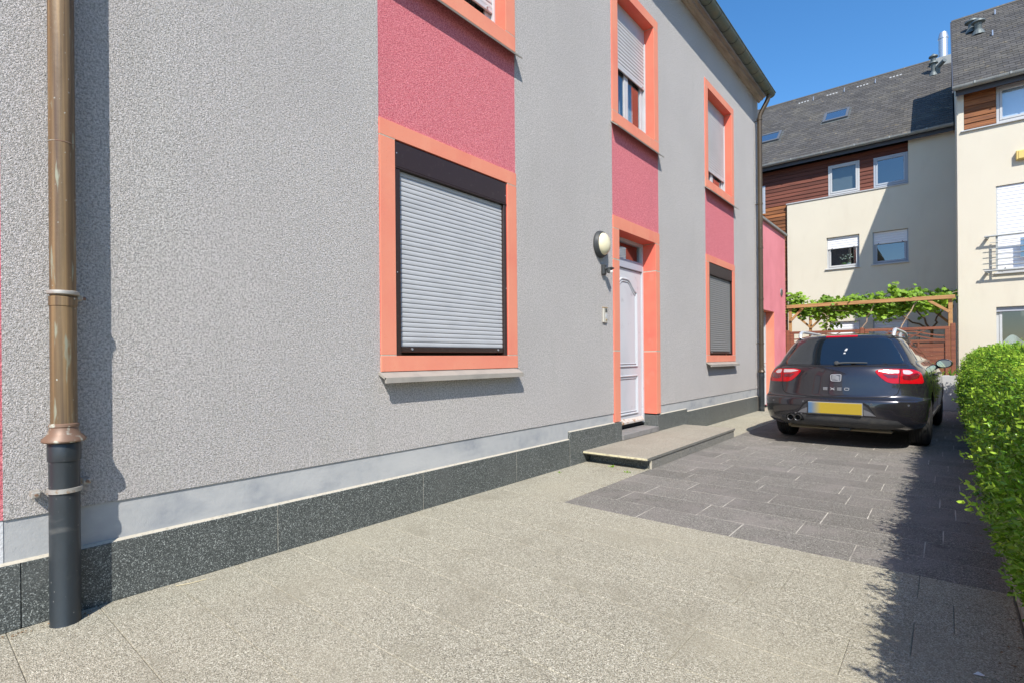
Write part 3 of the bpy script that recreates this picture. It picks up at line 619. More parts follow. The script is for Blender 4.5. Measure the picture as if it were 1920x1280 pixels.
P('dome', oval([(0.130 * math.cos(a_), 0.060 + 0.075 * math.sin(a_)) for a_ in [R(x) for x in (0, 10, 20, 32, 45, 58, 70, 80, 88)]], (0, 5.69, 2.615), 0.95, 1.05), domem, lm, smooth=True)
se = thing('motion_sensor', (0, 5.78, 2.31), 'small black motion sensor under the round lamp', 'sensor')
P('mounting_base', MB().box(0, 0.045, 5.725, 5.795, 2.25, 2.375), blackp, se, bevel=0.008)
P('sensor_head', MB().lathe([(0.012, -0.035), (0.034, -0.028), (0.036, 0.01), (0.030, 0.03), (0.01, 0.034)], (0.085, 5.79, 2.30), 'z', 20), blackp, se, smooth=True)
P('swivel_arm', MB().tube([(0.03, 5.765, 2.325), (0.085, 5.79, 2.32)], 0.014, 10), blackp, se, smooth=True)
P('sensor_visor', MB().box(0.06, 0.135, 5.755, 5.825, 2.315, 2.335), blackp, se, bevel=0.005)
P('sensor_lens', MB().lathe([(0.001, -0.026), (0.022, -0.018), (0.026, 0.0), (0.02, 0.01), (0.001, 0.012)], (0.108, 5.79, 2.285), 'z', 16), sensw, se, smooth=True)
ic = thing('door_intercom', (0, 5.79, 1.75), 'narrow silver door intercom panel left of the front door', 'intercom')
P('housing', MB().box(0, 0.022, 5.745, 5.845, 1.655, 1.845), interm, ic, bevel=0.006)
P('top_trim', MB().box(0.0, 0.026, 5.742, 5.848, 1.834, 1.85), bronze, ic, bevel=0.004)
for k in range(6): P('speaker_slot', MB().box(0.021, 0.024, 5.79, 5.835, 1.785 + k * 0.008, 1.789 + k * 0.008), black, ic)
P('nameplate', MB().box(0.021, 0.025, 5.79, 5.838, 1.715, 1.765), pvc, ic, bevel=0.001)
P('bell_button', MB().box(0.021, 0.028, 5.80, 5.83, 1.68, 1.70), bronze, ic, bevel=0.002)

# ================================================================== PINK ANNEX
an = thing('pink_annex', (0, 14.2, 0), 'single storey pink rendered annex with a white door beyond the grey house', 'annex')
P('wall', wall_holes(FW, 12.882, 15.42, 0.0, 4.40, -0.30, 0.0, [(13.10, 14.24, 0, 2.32)]), pinksm, an)
P('far_wall', MB().box(-4, -0.302, 15.12, 15.42, 0, 4.40), pinksm, an)
P('coping', MB().box(-4.1, 0.06, 12.884, 15.48, 4.402, 4.46), zinc, an, bevel=0.004)
f = MB(FW); f.box(14.232, 14.2385, -0.29, -0.002, 0.25, 2.314); f.box(13.105, 14.2315, -0.29, -0.002, 2.3145, 2.3185)
P('door_reveal', f, salmon, an)
dd = P('door', MB(FW).box(13.13, 14.17, -0.26, -0.22, 0.06, 2.25), pvc, an, bevel=0.003)
f = MB(FW); f.box(13.106, 13.128, -0.27, -0.19, 0.02, 2.31); f.box(14.172, 14.230, -0.27, -0.19, 0.02, 2.31); f.box(13.13, 14.17, -0.27, -0.19, 2.252, 2.312)
P('door_frame', f, pvc, dd, bevel=0.003)
P('door_pane', MB(FW).box(13.35, 14.02, -0.218, -0.214, 1.05, 2.08), glassw, dd)
P('pane_backing', MB(FW).box(13.35, 14.02, -0.2198, -0.2185, 1.05, 2.08), black, dd)
P('door_handle', MB(FW).tube([(14.11, -0.22, 1.05), (14.11, -0.17, 1.05), (14.0, -0.17, 1.05)], 0.009, 8), chrome, dd)
P('vent_cap', oval([(0.10, 0.0), (0.10, 0.012), (0.085, 0.02), (0.08, 0.018)], (0, 14.97, 2.87)), zinc, an, smooth=True)
for k in range(6): P('vent_louvre', MB().box(0.018, 0.026, 14.90, 15.04, 2.80 + k * 0.024, 2.808 + k * 0.024), zincd, an)
P('roof_deck', MB().box(-4, -0.302, 12.884, 15.118, 4.30, 4.38), zinc, an)

# ================================================================== ROW HOUSES BEHIND
def slates(parent, x0, x1, ye, ze, t, yr, exp=0.16, wd=0.22, seedv=1, skip=()):
    rr = random.Random(seedv); m = MB(); L_ = math.hypot(1, t); sl_ = (yr - ye) * L_; dy, dz = 1 / L_, t / L_; ny, nz = -t / L_, 1 / L_
    rows = int(sl_ / exp)
    for r_ in range(rows + 1):
        s0 = r_ * exp; x = x0 - wd * (0.5 if r_ % 2 else 0.0)
        while x < x1:
            a, b = max(x + 0.003, x0), min(x + wd - 0.003, x1)
            if b - a > 0.02:
                s1 = min(s0 + exp + 0.05, sl_); lift = 0.012 + rr.uniform(0, 0.004); s00 = s0 + rr.uniform(-0.006, 0.006)
                top_ = [(a, s00, lift), (b, s00, lift + rr.uniform(-0.002, 0.002)), (b, s1, 0.004), (a, s1, 0.004)]
                bot = [(a, s00, 0.0), (b, s00, 0.0)]
                V = [(xx, ye + s_ * dy + h * ny, ze + s_ * dz + h * nz) for xx, s_, h in top_ + bot]
                cx = (a + b) / 2
                if not any(q0 < cx < q1 and q2 < s0 + 0.1 < q3 for q0, q1, q2, q3 in skip):
                    m.add(V, [(0,1,2,3), (4,5,1,0), (0,3,4), (1,5,2)])
            x += wd
    o = P('roof_slates', m, slate, parent, kind='stuff', fix=False)
    return o
def facade_window(parent, fr, u0, u1, z0, z1, shut=None, frame=greyframe, rec=0.12, sill=True, shmat=slatwh, mull=0, closed=False, label=None, gl=None):
    fw = 0.055; f = MB(fr)
    f.box(u0, u0 + fw, -rec - 0.06, -rec, z0, z1); f.box(u1 - fw, u1, -rec - 0.06, -rec, z0, z1)
    f.box(u0 + fw, u1 - fw, -rec - 0.06, -rec, z0, z0 + fw); f.box(u0 + fw, u1 - fw, -rec - 0.06, -rec, z1 - fw, z1)
    win = P('window', f, frame, parent, bevel=0.004, label=label)
    s_ = MB(fr); a, b, c, d = u0 + fw + 0.002, u1 - fw - 0.002, z0 + fw + 0.002, z1 - fw - 0.002; q_ = 0.05
    s_.box(a, a + q_, -rec - 0.05, -rec + 0.012, c, d); s_.box(b - q_, b, -rec - 0.05, -rec + 0.012, c, d); s_.box(a + q_, b - q_, -rec - 0.05, -rec + 0.012, c, c + q_); s_.box(a + q_, b - q_, -rec - 0.05, -rec + 0.012, d - q_, d)
    P('casement', s_, frame, win, bevel=0.004)
    P('pane', MB(fr).box(a + q_, b - q_, -rec - 0.03, -rec - 0.022, c + q_, d - q_), gl or glassroom, win)
    P('room_lining', MB(fr).box(u0 - 0.2, u1 + 0.2, -1.30, -1.25, z0 - 0.3, z1 + 0.3), room, win)
    if shut is not None:
        for ua, ub in ((u0, u0 + 0.03), (u1 - 0.03, u1)): P('guide_rail', MB(fr).box(ua, ub, -rec + 0.014, -rec + 0.05, z0, z1), frame, win)
        zb = shutter(win, fr, u0 + 0.031, u1 - 0.031, shut, z1 - 0.005, -rec + 0.03, 0.075 if not closed else 0.085, shmat, 0.016)
        for uu in (u0 + 0.15, u1 - 0.15): P('stop_peg', MB(fr).tube([(uu, -rec + 0.04, zb + 0.02), (uu, -rec + 0.085, zb + 0.02)], 0.012, 8), blackp, win)
    if sill: P('window_sill', MB(fr).box(u0 - 0.04, u1 + 0.02, -rec + 0.052, 0.05, z0 - 0.035, z0 - 0.002), pvc, win, bevel=0.004)
    return win
def gutter_front(parent, x0, x1, y, z, r_=0.075, step=0.9):
    m = MB(); n = 10; V = []
    for xx in (x0, x1):
        for rr in (r_, r_ - 0.006):
            for k in range(n + 1):
                a_ = math.pi + math.pi * k / n; V.append((xx, y + rr * math.cos(a_), z + rr * math.sin(a_)))
    q = n + 1
    F = [(k, k+1, 2*q+k+1, 2*q+k) for k in range(n)] + [(q+k, 3*q+k, 3*q+k+1, q+k+1) for k in range(n)] + [(k, q+k, q+k+1, k+1) for k in range(n)] + [(2*q+k, 2*q+k+1, 3*q+k+1, 3*q+k) for k in range(n)]
    m.add(V, F); gt = P('gutter', m, zinc, parent, smooth=True)
    x = x0 + 0.4
    while x < x1:
        P('gutter_bracket', MB().box(x - 0.018, x + 0.018, y - r_ - 0.012, y - r_ + 0.002, z - 0.05, z + 0.012), zinc, gt, bevel=0.003); x += step
    return gt
def boards(parent, fr, u0, u1, z0, z1, pitch, mtl, gaps=()):
    z = z0
    while z < z1 - 0.02:
        h = min(pitch, z1 - z); segs = [(u0, u1)]
        for g0, g1, g2, g3 in gaps:
            if z + h / 2 > g2 and z + h / 2 < g3:
                ns = []
                for a, b in segs:
                    if g1 <= a or g0 >= b: ns.append((a, b)); continue
                    if g0 > a: ns.append((a, g0))
                    if g1 < b: ns.append((g1, b))
                segs = ns
        for a, b in segs:
            t0 = rnd.uniform(-0.002, 0.002)
            P('cladding_board', MB(fr).add([(a + 0.002, 0, z + 0.004), (b - 0.002, 0, z + 0.004), (b - 0.002, 0.030 + t0, z + 0.004), (a + 0.002, 0.030 + t0, z + 0.004), (a + 0.002, 0, z + h), (b - 0.002, 0, z + h), (b - 0.002, 0.012, z + h), (a + 0.002, 0.012, z + h)],
              [(0,1,2,3), (7,6,5,4), (0,4,5,1), (1,5,6,2), (2,6,7,3), (3,7,4,0)]), mtl, parent)
        z += pitch

# ---- house B1 (middle)
b1 = thing('cream_row_house', (0, 24, 0), 'cream house with skylights in its slate roof and red brown boards, behind the car', 'house')
f1 = FB(20.0); T1 = 0.90; YE = 19.72; ZE = 7.86; YR = 23.9
h1 = [(0.27, 1.18, 4.07, 5.10), (1.53, 2.43, 4.07, 5.08), (0.34, 1.18, 0.9, 2.33), (1.52, 2.41, 0.9, 2.33)]
P('wall', wall_holes(f1, -0.90, 3.55, 0.0, 6.42, -0.28, 0.0, h1), cream, b1)
P('upper_wall', MB(f1).box(2.44, 3.55, -0.28, 0.0, 6.42, 7.74), cream, b1)
P('side_wall', MB().box(-0.9 - 10, -0.902, 20.13, 20.3, 0.0, 7.72), clad, b1)
P('attic_backing', wall_holes(FB(20.13), -0.9, 2.438, 6.422, 7.72, -0.17, 0.0, [(0.32, 1.19, 6.50, 7.48), (1.56, 2.43, 6.50, 7.44)]), clad, b1)
P('back_wall', MB().box(-11, 3.5, 28, 28.3, 0, 7.7), cream, b1)
P('ceiling', MB().box(-11, 3.5, 20.35, 28, 7.70, 7.78), room, b1)
boards(b1, FB(20.128), -6.0, 2.436, 6.46, 7.72, 0.125, clad, gaps=[(0.32, 1.19, 6.4, 7.49), (1.56, 2.44, 6.4, 7.46), (-2.5, -1.62, 6.3, 7.3)])
boards(b1, FB(20.128), -6.0, -0.905, 0.2, 6.46, 0.125, clado, gaps=[(-2.5, -1.62, 6.3, 7.3)])
P('parapet_flashing', MB(f1).box(-0.93, 2.438, -0.135, 0.03, 6.421, 6.455), pvc, b1, bevel=0.004)
facade_window(b1, FB(20.10), 0.32, 1.19, 6.50, 7.48, frame=pvc, rec=-0.005, sill=False, label='left attic window set among red boards', gl=glassw)
P('grey_blind', MB(FB(20.10)).box(0.36, 1.15, -0.13, -0.12, 6.52, 7.46), mat('grey_blind_cloth', (0.17, 0.18, 0.19), 0.9), b1)
facade_window(b1, FB(20.10), 1.56, 2.43, 6.50, 7.44, frame=greyframe, rec=0.0, sill=False, label='right attic window reflecting blue sky')
facade_window(b1, FB(20.10), -2.5, -1.62, 6.30, 7.26, frame=greyframe, rec=0.0, sill=True)
wn = facade_window(b1, f1, 0.27, 1.18, 4.07, 5.10, shut=4.72, frame=pvc, label='left middle window with half shutter and a plant inside')
facade_window(b1, f1, 1.53, 2.43, 4.07, 5.08, shut=4.70, frame=greyframe, label='right middle window reflecting the sky under its half shutter')
facade_window(b1, f1, 0.34, 1.18, 0.9, 2.33, shut=0.95, frame=greyframe, closed=True)
facade_window(b1, f1, 1.52, 2.41, 0.9, 2.33, shut=0.95, frame=greyframe, closed=True)
P('roof_deck', MB().add([(-11, YE, ZE - 0.02), (3.5, YE, ZE - 0.02), (3.5, YR, ZE - 0.02 + T1 * (YR - YE)), (-11, YR, ZE - 0.02 + T1 * (YR - YE)), (3.5, 2*YR - YE, ZE - 0.02), (-11, 2*YR - YE, ZE - 0.02)],
   [(0,1,2,3), (3,2,4,5), (1,4,2), (0,3,5)]), slate, b1)
slates(b1, -3.2, 3.5, YE - 0.03, ZE, T1, YR, seedv=3)
P('ridge', MB().tube([(-11, YR, ZE + T1 * (YR - YE) + 0.0), (3.5, YR, ZE + T1 * (YR - YE) + 0.0)], 0.07, 8), slate, b1)
P('fascia', MB(FB(19.80)).box(-11, 3.50, -0.02, 0.0, 7.68, 7.835), fascia, b1)
P('soffit', MB().box(-11, 3.50, 19.822, 20.0, 7.745, 7.765), fascia, b1)
gutter_front(b1, -11, 3.50, 19.70, 7.86)
def on_roof(x, s_, ye, ze, t):      # point on roof slope at horizontal run s_
    return Vector((x, ye + s_, ze + t * s_))
def skylight(parent, x0, x1, s0, s1, ye, ze, t):
    n_ = Vector((0, -t, 1)).normalized(); d_ = Vector((0, 1, t)).normalized()
    def fr(u, w_, v): # u along x, v run along slope, w_ off the roof
        p = Vector((u, ye, ze)) + d_ * v + n_ * w_; return tuple(p)
    f = MB(fr); q_ = 0.08
    f.box(x0, x0 + q_, 0, 0.10, s0, s1); f.box(x1 - q_, x1, 0, 0.10, s0, s1); f.box(x0 + q_, x1 - q_, 0, 0.10, s0, s0 + q_); f.box(x0 + q_, x1 - q_, 0, 0.10, s1 - q_, s1)
    sk = P('skylight', f, mat('skylight_cladding', (0.14, 0.15, 0.165), 0.5, 0.4), parent, bevel=0.006)
    P('pane', MB(fr).box(x0 + q_, x1 - q_, 0.07, 0.08, s0 + q_, s1 - q_), mat('skylight_glass', (0.05, 0.10, 0.18), 0.03, 0.3, 0.8, coat=1.0), sk)
    P('flashing', MB(fr).box(x0 - 0.06, x1 + 0.06, 0.016, 0.03, s0 - 0.10, s1 + 0.06), zincd, sk)
SK1 = (-0.05, 0.72, 2.35, 3.15); skylight(b1, *SK1, YE, ZE, T1)
skylight(b1, -2.15, -1.38, 1.85, 2.60, YE, ZE, T1)
def cowl(parent, x, s_, ye, ze, t, h=0.55, r_=0.09, caps=2, mtl=None):
    p = on_roof(x, s_, ye, ze, t); mtl = mtl or zincd
    prof = [(r_, -0.2), (r_, h * 0.5), (r_ * 1.1, h * 0.52)]
    for k in range(caps):
        z0 = h * (0.55 + 0.33 * k); prof += [(r_ * 1.1, z0), (r_ * 2.0, z0 + 0.03), (r_ * 1.9, z0 + 0.07), (r_ * 0.9, z0 + 0.11)]
    prof += [(r_ * 0.5, prof[-1][1] + 0.03)]
    o = P('vent_cowl', MB().lathe(prof, tuple(p), 'z', 20), mtl, parent, smooth=True)
    P('cowl_flashing', MB().lathe([(r_ * 2.2, -0.05), (r_ * 1.6, 0.06), (r_, 0.12)], tuple(p), 'z', 16), mtl, o)
cowl(b1, 3.02, 3.15, YE, ZE, T1, 0.65, 0.065)
o_ = MB(); p = on_roof(3.12, 3.15, YE, ZE, T1); o_.tube([p + Vector((0, 0, 0)), p + Vector((0.03, -0.05, 0.22)), p + Vector((0.20, -0.25, 0.30))], 0.07, 12); P('vent_cowl', o_, zincd, b1, smooth=True)
p = on_roof(3.28, 3.98, YE, ZE, T1)
P('steel_flue', MB().lathe([(0.13, -0.3), (0.13, 0.75), (0.145, 0.76), (0.145, 0.80), (0.11, 0.95), (0.10, 0.98)], tuple(p), 'z', 20), steel, b1, smooth=True)
P('flue_base', MB().box(p.x - 0.35, p.x + 0.3, p.y - 0.35, p.y - 0.05, p.z - 0.45, p.z + 0.02), zinc, b1, bevel=0.02)
for x in (-1.15, -0.18, 0.80, 1.80):
    for k in range(4):
        p = on_roof(x + k * 0.10, 3.78, YE, ZE, T1); P('ridge_vent', MB().box(p.x - 0.028, p.x + 0.028, p.y - 0.05, p.y + 0.02, p.z + 0.0, p.z + 0.035), pvc, b1)
for x in (-0.65, 0.38, 1.35): 
    p = on_roof(x, 3.75, YE, ZE, T1); P('ladder_hook', MB().tube([p + Vector((0, -0.12, -0.05)), p + Vector((0, -0.1, 0.02)), p + Vector((0, 0, 0.15))], 0.014, 6), steel, b1)

# ---- house B2 (right, nearer)
b2 = thing('cream_corner_house', (6, 19, 0), 'nearer cream house at the right edge with balcony rail, white shutter and brown boarded attic', 'house')
f2 = FB(16.8); XL = 3.53; YE2 = 16.50; ZE2 = 7.60; T2 = 0.90; YR2 = 20.3
h2 = [(4.22, 6.2, 3.13, 5.17), (4.21, 6.2, 0.1, 2.33), (3.66, 8.4, 6.63, 7.72)]
P('wall', wall_holes(f2, XL, 11.0, 0.0, 7.72, -0.28, 0.0, h2), cream, b2)
Ys = [16.802, 24.0]
gz = lambda yy: ZE2 + T2 * (yy - YE2) - 0.05
P('gable_wall', MB().add([(XL, 17.081, 0), (XL, 23.9, 0), (XL, 23.9, gz(2*YR2 - 23.9)), (XL, YR2, gz(YR2)), (XL, 17.081, gz(17.08)), (XL + 0.28, 17.081, 0), (XL + 0.28, 23.9, 0), (XL + 0.28, 23.9, gz(2*YR2 - 23.9)), (XL + 0.28, YR2, gz(YR2)), (XL + 0.28, 17.081, gz(17.08))],
   [(0,1,2,3,4), (9,8,7,6,5), (0,5,6,1), (1,6,7,2), (2,7,8,3), (3,8,9,4), (4,9,5,0)]), cream, b2)
P('back_wall', MB().box(XL, 11, 24.0, 24.3, 0, 7.7), cream, b2)
P('ceiling', MB().box(XL + 0.3, 11, 17.1, 24, 7.70, 7.74), room, b2)
P('attic_backing', MB(f2).box(3.66, 4.235, -0.28, -0.05, 6.63, 7.72), clado, b2)
boards(b2, FB(16.845), 3.665, 4.235, 6.66, 7.72, 0.135, clado)
P('head_board', MB(f2).box(4.24, 8.4, -0.10, -0.02, 7.53, 7.72), clado, b2)
facade_window(b2, f2, 4.24, 5.9, 6.66, 7.52, frame=pvc, rec=0.06, sill=False, gl=glass_mat('pale_reflecting_glass', (0.9, 0.93, 0.95), 0.15), label='attic window with white frame beside brown boards')
P('attic_curtain', MB(f2).box(4.3, 5.9, -0.19, -0.18, 6.66, 7.5), mat('pale_blind', (0.66, 0.74, 0.82), 0.8), b2)
P('parapet_flashing', MB(f2).box(3.60, 8.5, -0.13, 0.05, 6.598, 6.628), pvc, b2, bevel=0.004)
fd = facade_window(b2, f2, 4.22, 5.6, 3.13, 5.17, shut=3.20, frame=pvc, rec=0.08, sill=True, closed=True, label='tall balcony window with closed white roller shutter')
gw = facade_window(b2, f2, 4.21, 5.8, 0.25, 2.33, frame=pvc, rec=0.12, sill=False, label='ground floor window with wavy white curtain', gl=glassw)
P('shutter_box', MB(f2).box(4.21, 5.8, -0.118, -0.06, 2.22, 2.33), bluegrey, gw)
cu = MB(f2); V = []; n = 90
for k in range(n + 1):
    u = 4.28 + 1.5 * k / n; V += [(u, -0.30 + 0.04 * math.sin(u * 19), 0.25), (u, -0.30 + 0.04 * math.sin(u * 19), 1.58 + 0.10 * math.sin(u * 12.5 + 1.8))]
cu.add(V, [(2*k, 2*k+2, 2*k+3, 2*k+1) for k in range(n)]); P('curtain', cu, curtain, gw, smooth=True, fix=False)
# balcony rail
br = MB()
bal = P('balcony_rail', MB(f2).tube([(4.0, 0.17, 3.98), (6.4, 0.17, 3.98)], 0.022, 12), railm, b2, smooth=True)
P('lower_rail', MB(f2).tube([(4.0, 0.17, 3.17), (6.4, 0.17, 3.17)], 0.022, 12), railm, bal, smooth=True)
for z in (3.98, 3.17):
    P('rail_fixing', MB(f2).lathe([(0.03, 0.0), (0.045, 0.02), (0.045, 0.08), (0.03, 0.17)], (0, 0, 0), 'y', 14), railm, bal, loc=(4.06, 33.6, z)) if False else P('rail_fixing', MB(f2).tube([(4.06, -0.002, z - 0.01), (4.06, 0.17, z - 0.01)], 0.035, 12), railm, bal, smooth=True)
for k in range(5): P('rail_bar', MB(f2).tube([(4.10, 0.15, 3.29 + k * 0.135), (6.4, 0.15, 3.29 + k * 0.135)], 0.008, 6), railm, bal)
for u in (4.22, 5.0): P('rail_post', MB(f2).box(u - 0.018, u + 0.018, 0.125, 0.145, 3.15, 3.98), railm, bal)
P('frosted_panel', MB(f2).box(4.62, 6.2, 0.10, 0.11, 3.42, 3.88), glass_mat('frosted_panel_glass', (0.35, 0.40, 0.48), 0.2), bal)
P('junction_box', MB(f2).box(4.56, 4.98, 0.0, 0.10, 5.68, 5.89), yellowb, b2, bevel=0.012)
P('junction_box_lid', MB(f2).box(4.60, 4.98, 0.10, 0.11, 5.70, 5.87), yellowb, b2, bevel=0.003)
P('roof_deck', MB().add([(XL - 0.06, YE2, ZE2 - 0.02), (11, YE2, ZE2 - 0.02), (11, YR2, ZE2 - 0.02 + T2 * (YR2 - YE2)), (XL - 0.06, YR2, ZE2 - 0.02 + T2 * (YR2 - YE2)), (11, 2*YR2 - YE2, ZE2 - 0.02), (XL - 0.06, 2*YR2 - YE2, ZE2 - 0.02),
   (XL - 0.06, YE2, ZE2 - 0.12), (XL - 0.06, YR2, ZE2 - 0.12 + T2 * (YR2 - YE2))],
   [(0,1,2,3), (3,2,4,5), (1,4,2), (0,3,7,6)]), slate, b2)
slates(b2, XL - 0.06, 6.5, YE2 - 0.03, ZE2 + 0.0, T2, YR2, seedv=9, exp=0.15, wd=0.20)
P('verge_flashing', MB().add([(XL - 0.085, YE2 - 0.05, ZE2 - 0.12), (XL - 0.062, YE2 - 0.05, ZE2 - 0.12), (XL - 0.062, YR2, ZE2 - 0.08 + T2 * (YR2 - YE2)), (XL - 0.085, YR2, ZE2 - 0.08 + T2 * (YR2 - YE2)),
    (XL - 0.085, YE2 - 0.05, ZE2 + 0.02), (XL - 0.062, YE2 - 0.05, ZE2 + 0.02), (XL - 0.062, YR2, ZE2 + 0.03 + T2 * (YR2 - YE2)), (XL - 0.085, YR2, ZE2 + 0.03 + T2 * (YR2 - YE2))],
   [(0,3,2,1), (4,5,6,7), (0,1,5,4), (1,2,6,5), (2,3,7,6), (3,0,4,7)]), fascia, b2)
P('ridge', MB().tube([(XL - 0.06, YR2, ZE2 + T2 * (YR2 - YE2)), (11, YR2, ZE2 + T2 * (YR2 - YE2))], 0.07, 8), slate, b2)
P('fascia', MB(FB(16.60)).box(XL - 0.02, 11, -0.02, 0.0, 7.44, 7.60), fascia, b2)
P('soffit', MB().box(XL, 11, 16.622, 16.8, 7.60, 7.62), clado, b2)
gutter_front(b2, XL - 0.08, 11, 16.49, ZE2 + 0.02, 0.085, 0.62)
cowl(b2, 4.02, 2.55, YE2, ZE2, T2, 0.50, 0.075, 1); cowl(b2, 3.90, 2.78, YE2, ZE2, T2, 0.42, 0.08, 1)
for x, s_ in ((4.28, 2.15), (4.4, 3.4)):
    p = on_roof(x, s_, YE2, ZE2, T2); P('ladder_hook', MB().tube([p + Vector((0, -0.05, 0)), p + Vector((0, -0.04, 0.10)), p + Vector((0, 0.0, 0.16))], 0.016, 6), steel, b2)
b3 = thing('neighbour_house', (15, 8, 0), 'cream house across the hedge, outside the frame, seen only as reflections in glass and paint', 'house')
P('wall', wall_holes(lambda u, w_, z: (12.5 - w_, u, z), 0.0, 15.0, 0, 6.5, -0.3, 0, [(2, 3.4, 0.9, 2.3), (5, 6.4, 0.9, 2.3), (9, 10.4, 0.9, 2.3), (12, 13.4, 0.9, 2.3), (2, 3.4, 3.9, 5.2), (5, 6.4, 3.9, 5.2), (9, 10.4, 3.9, 5.2), (12, 13.4, 3.9, 5.2)]), cream, b3)
P('rear_volume', MB().box(12.81, 19, 0, 15, 0, 6.5), room, b3)
P('roof', MB().add([(12.1, -0.3, 6.4), (12.1, 15.3, 6.4), (15.8, 15.3, 9.4), (15.8, -0.3, 9.4), (19.4, 15.3, 6.4), (19.4, -0.3, 6.4)], [(0,1,2,3), (3,2,4,5), (0,3,5), (1,4,2), (0,5,4,1)]), slate, b3)
# orchid in the middle window
oc = thing('potted_orchid', (0.86, 20.3, 4.10), 'small orchid with pale flowers on the inner ledge of the middle window', 'plant')
P('pot', MB().lathe([(0.05, 0), (0.065, 0.11), (0.06, 0.115)], (0.86, 20.24, 4.12), 'z', 16), pvc, oc)
P('ledge', MB().box(0.2, 1.25, 20.185, 20.34, 4.10, 4.125), pvc, wn)
P('stem', MB().tube([(0.86, 20.24, 4.2), (0.84, 20.22, 4.38), (0.76, 20.2, 4.50)], 0.006, 6), bladeleaf, oc)
m = MB()
for k in range(26):
    c = Vector((0.62 + rnd.random() * 0.36, 20.20 + rnd.uniform(-0.04, 0.04), 4.42 + rnd.uniform(-0.05, 0.14))); d = Vector((rnd.uniform(-1, 1), -0.6, rnd.uniform(-1, 1))).normalized() * 0.03; e = d.orthogonal().normalized() * 0.02
    m.add([c - d, c + e, c + d, c - e], [(0,1,2,3)])
P('flower', m, mat('orchid_petal', (0.7, 0.72, 0.55), 0.7), oc, fix=False)
m = MB()
for k in range(6):
    a_ = k * 1.05; c = Vector((0.80, 20.23, 4.22)); d = Vector((math.cos(a_), 0.3 * math.sin(a_), 0.25)) * 0.15; e = Vector((0, 0.4, 1)).normalized() * 0.02
    m.add([c, c + d * 0.5 + e, c + d, c + d * 0.5 - e], [(0,1,2,3)])
P('leaf', m, bladeleaf, oc, fix=False)
#MARK2

# ================================================================== FENCE, PERGOLA, VINE, PLANTER
fn = thing('garden_fence', (1.7, 15.48, 0), 'red brown wooden garden fence with arched lattice top behind the car', 'fence')
FY = 15.48
for x in (0.05, 1.70, 3.415):
    zt = 1.93 if x > 3 else 1.90
    P('post', MB().box(x - 0.045, x + 0.045, FY - 0.045, FY + 0.045, 0, zt), fencem, fn, bevel=0.012)
for pa, pb in ((0.10, 1.65), (1.75, 3.365)):
    zt = 1.865
    P('top_rail', MB().box(pa, pb, FY - 0.032, FY + 0.028, zt - 0.065, zt), fencem, fn, bevel=0.005)
    P('middle_rail', MB().box(pa + 0.092, pb - 0.092, FY - 0.028, FY + 0.022, 1.515, 1.575), fencem, fn, bevel=0.005)
    P('bottom_rail', MB().box(pa + 0.092, pb - 0.092, FY - 0.028, FY + 0.022, 0.10, 0.17), fencem, fn, bevel=0.005)
    for x in (pa + 0.045, pb - 0.045): P('stile', MB().box(x - 0.045, x + 0.045, FY - 0.03, FY + 0.024, 0.06, zt - 0.067), fencem, fn, bevel=0.005)
    for k in range(1, 3):
        x = pa + 0.09 + (pb - pa - 0.18) * k / 3; P('muntin', MB().box(x - 0.02, x + 0.02, FY - 0.026, FY - 0.004, 0.172, 1.513), fencem, fn, bevel=0.004)
    z = 0.175
    while z < 1.50:
        z1 = min(z + 0.094, 1.512); P('board', MB().box(pa + 0.088, pb - 0.088, FY - 0.002, FY + 0.016 + rnd.uniform(-0.002, 0.002), z, z1 - 0.006), fencem, fn, bevel=0.003); z += 0.094
    for off, bow in ((0.165, 0.06), (0.075, 0.06)):
        pts = []
        for k in range(21):
            t_ = k / 20; x = pa + 0.09 + (pb - pa - 0.18) * t_; pts.append((x, FY - 0.002, 1.575 + off + bow * math.cos((t_ - 0.5) * 2 * math.pi) - 0.02))
        m = MB(); V = []
        for x, yy, z in pts: V += [(x, FY - 0.012, z - 0.016), (x, FY + 0.010, z - 0.016), (x, FY + 0.010, z + 0.016), (x, FY - 0.012, z + 0.016)]
        F = [(4*i + k, 4*i + (k+1) % 4, 4*(i+1) + (k+1) % 4, 4*(i+1) + k) for i in range(20) for k in range(4)] + [(3,2,1,0), (80,81,82,83)]
        P('arched_lath', m.add(V, F), fencem, fn)
    W = pb - pa - 0.18
    for x0, x1 in ((0.24, 0.5), (0.76, 0.5)):
        a, b = pa + 0.09 + W * x0, pa + 0.09 + W * x1
        P('diagonal_lath', MB().add([(a - 0.02, FY - 0.028, 1.798), (a + 0.02, FY - 0.028, 1.798), (b + 0.02, FY - 0.028, 1.576), (b - 0.02, FY - 0.028, 1.576), (a - 0.02, FY - 0.0125, 1.798), (a + 0.02, FY - 0.0125, 1.798), (b + 0.02, FY - 0.0125, 1.576), (b - 0.02, FY - 0.0125, 1.576)],
          [(0,1,2,3), (7,6,5,4), (0,4,5,1), (1,5,6,2), (2,6,7,3), (3,7,4,0)]), fencem, fn)

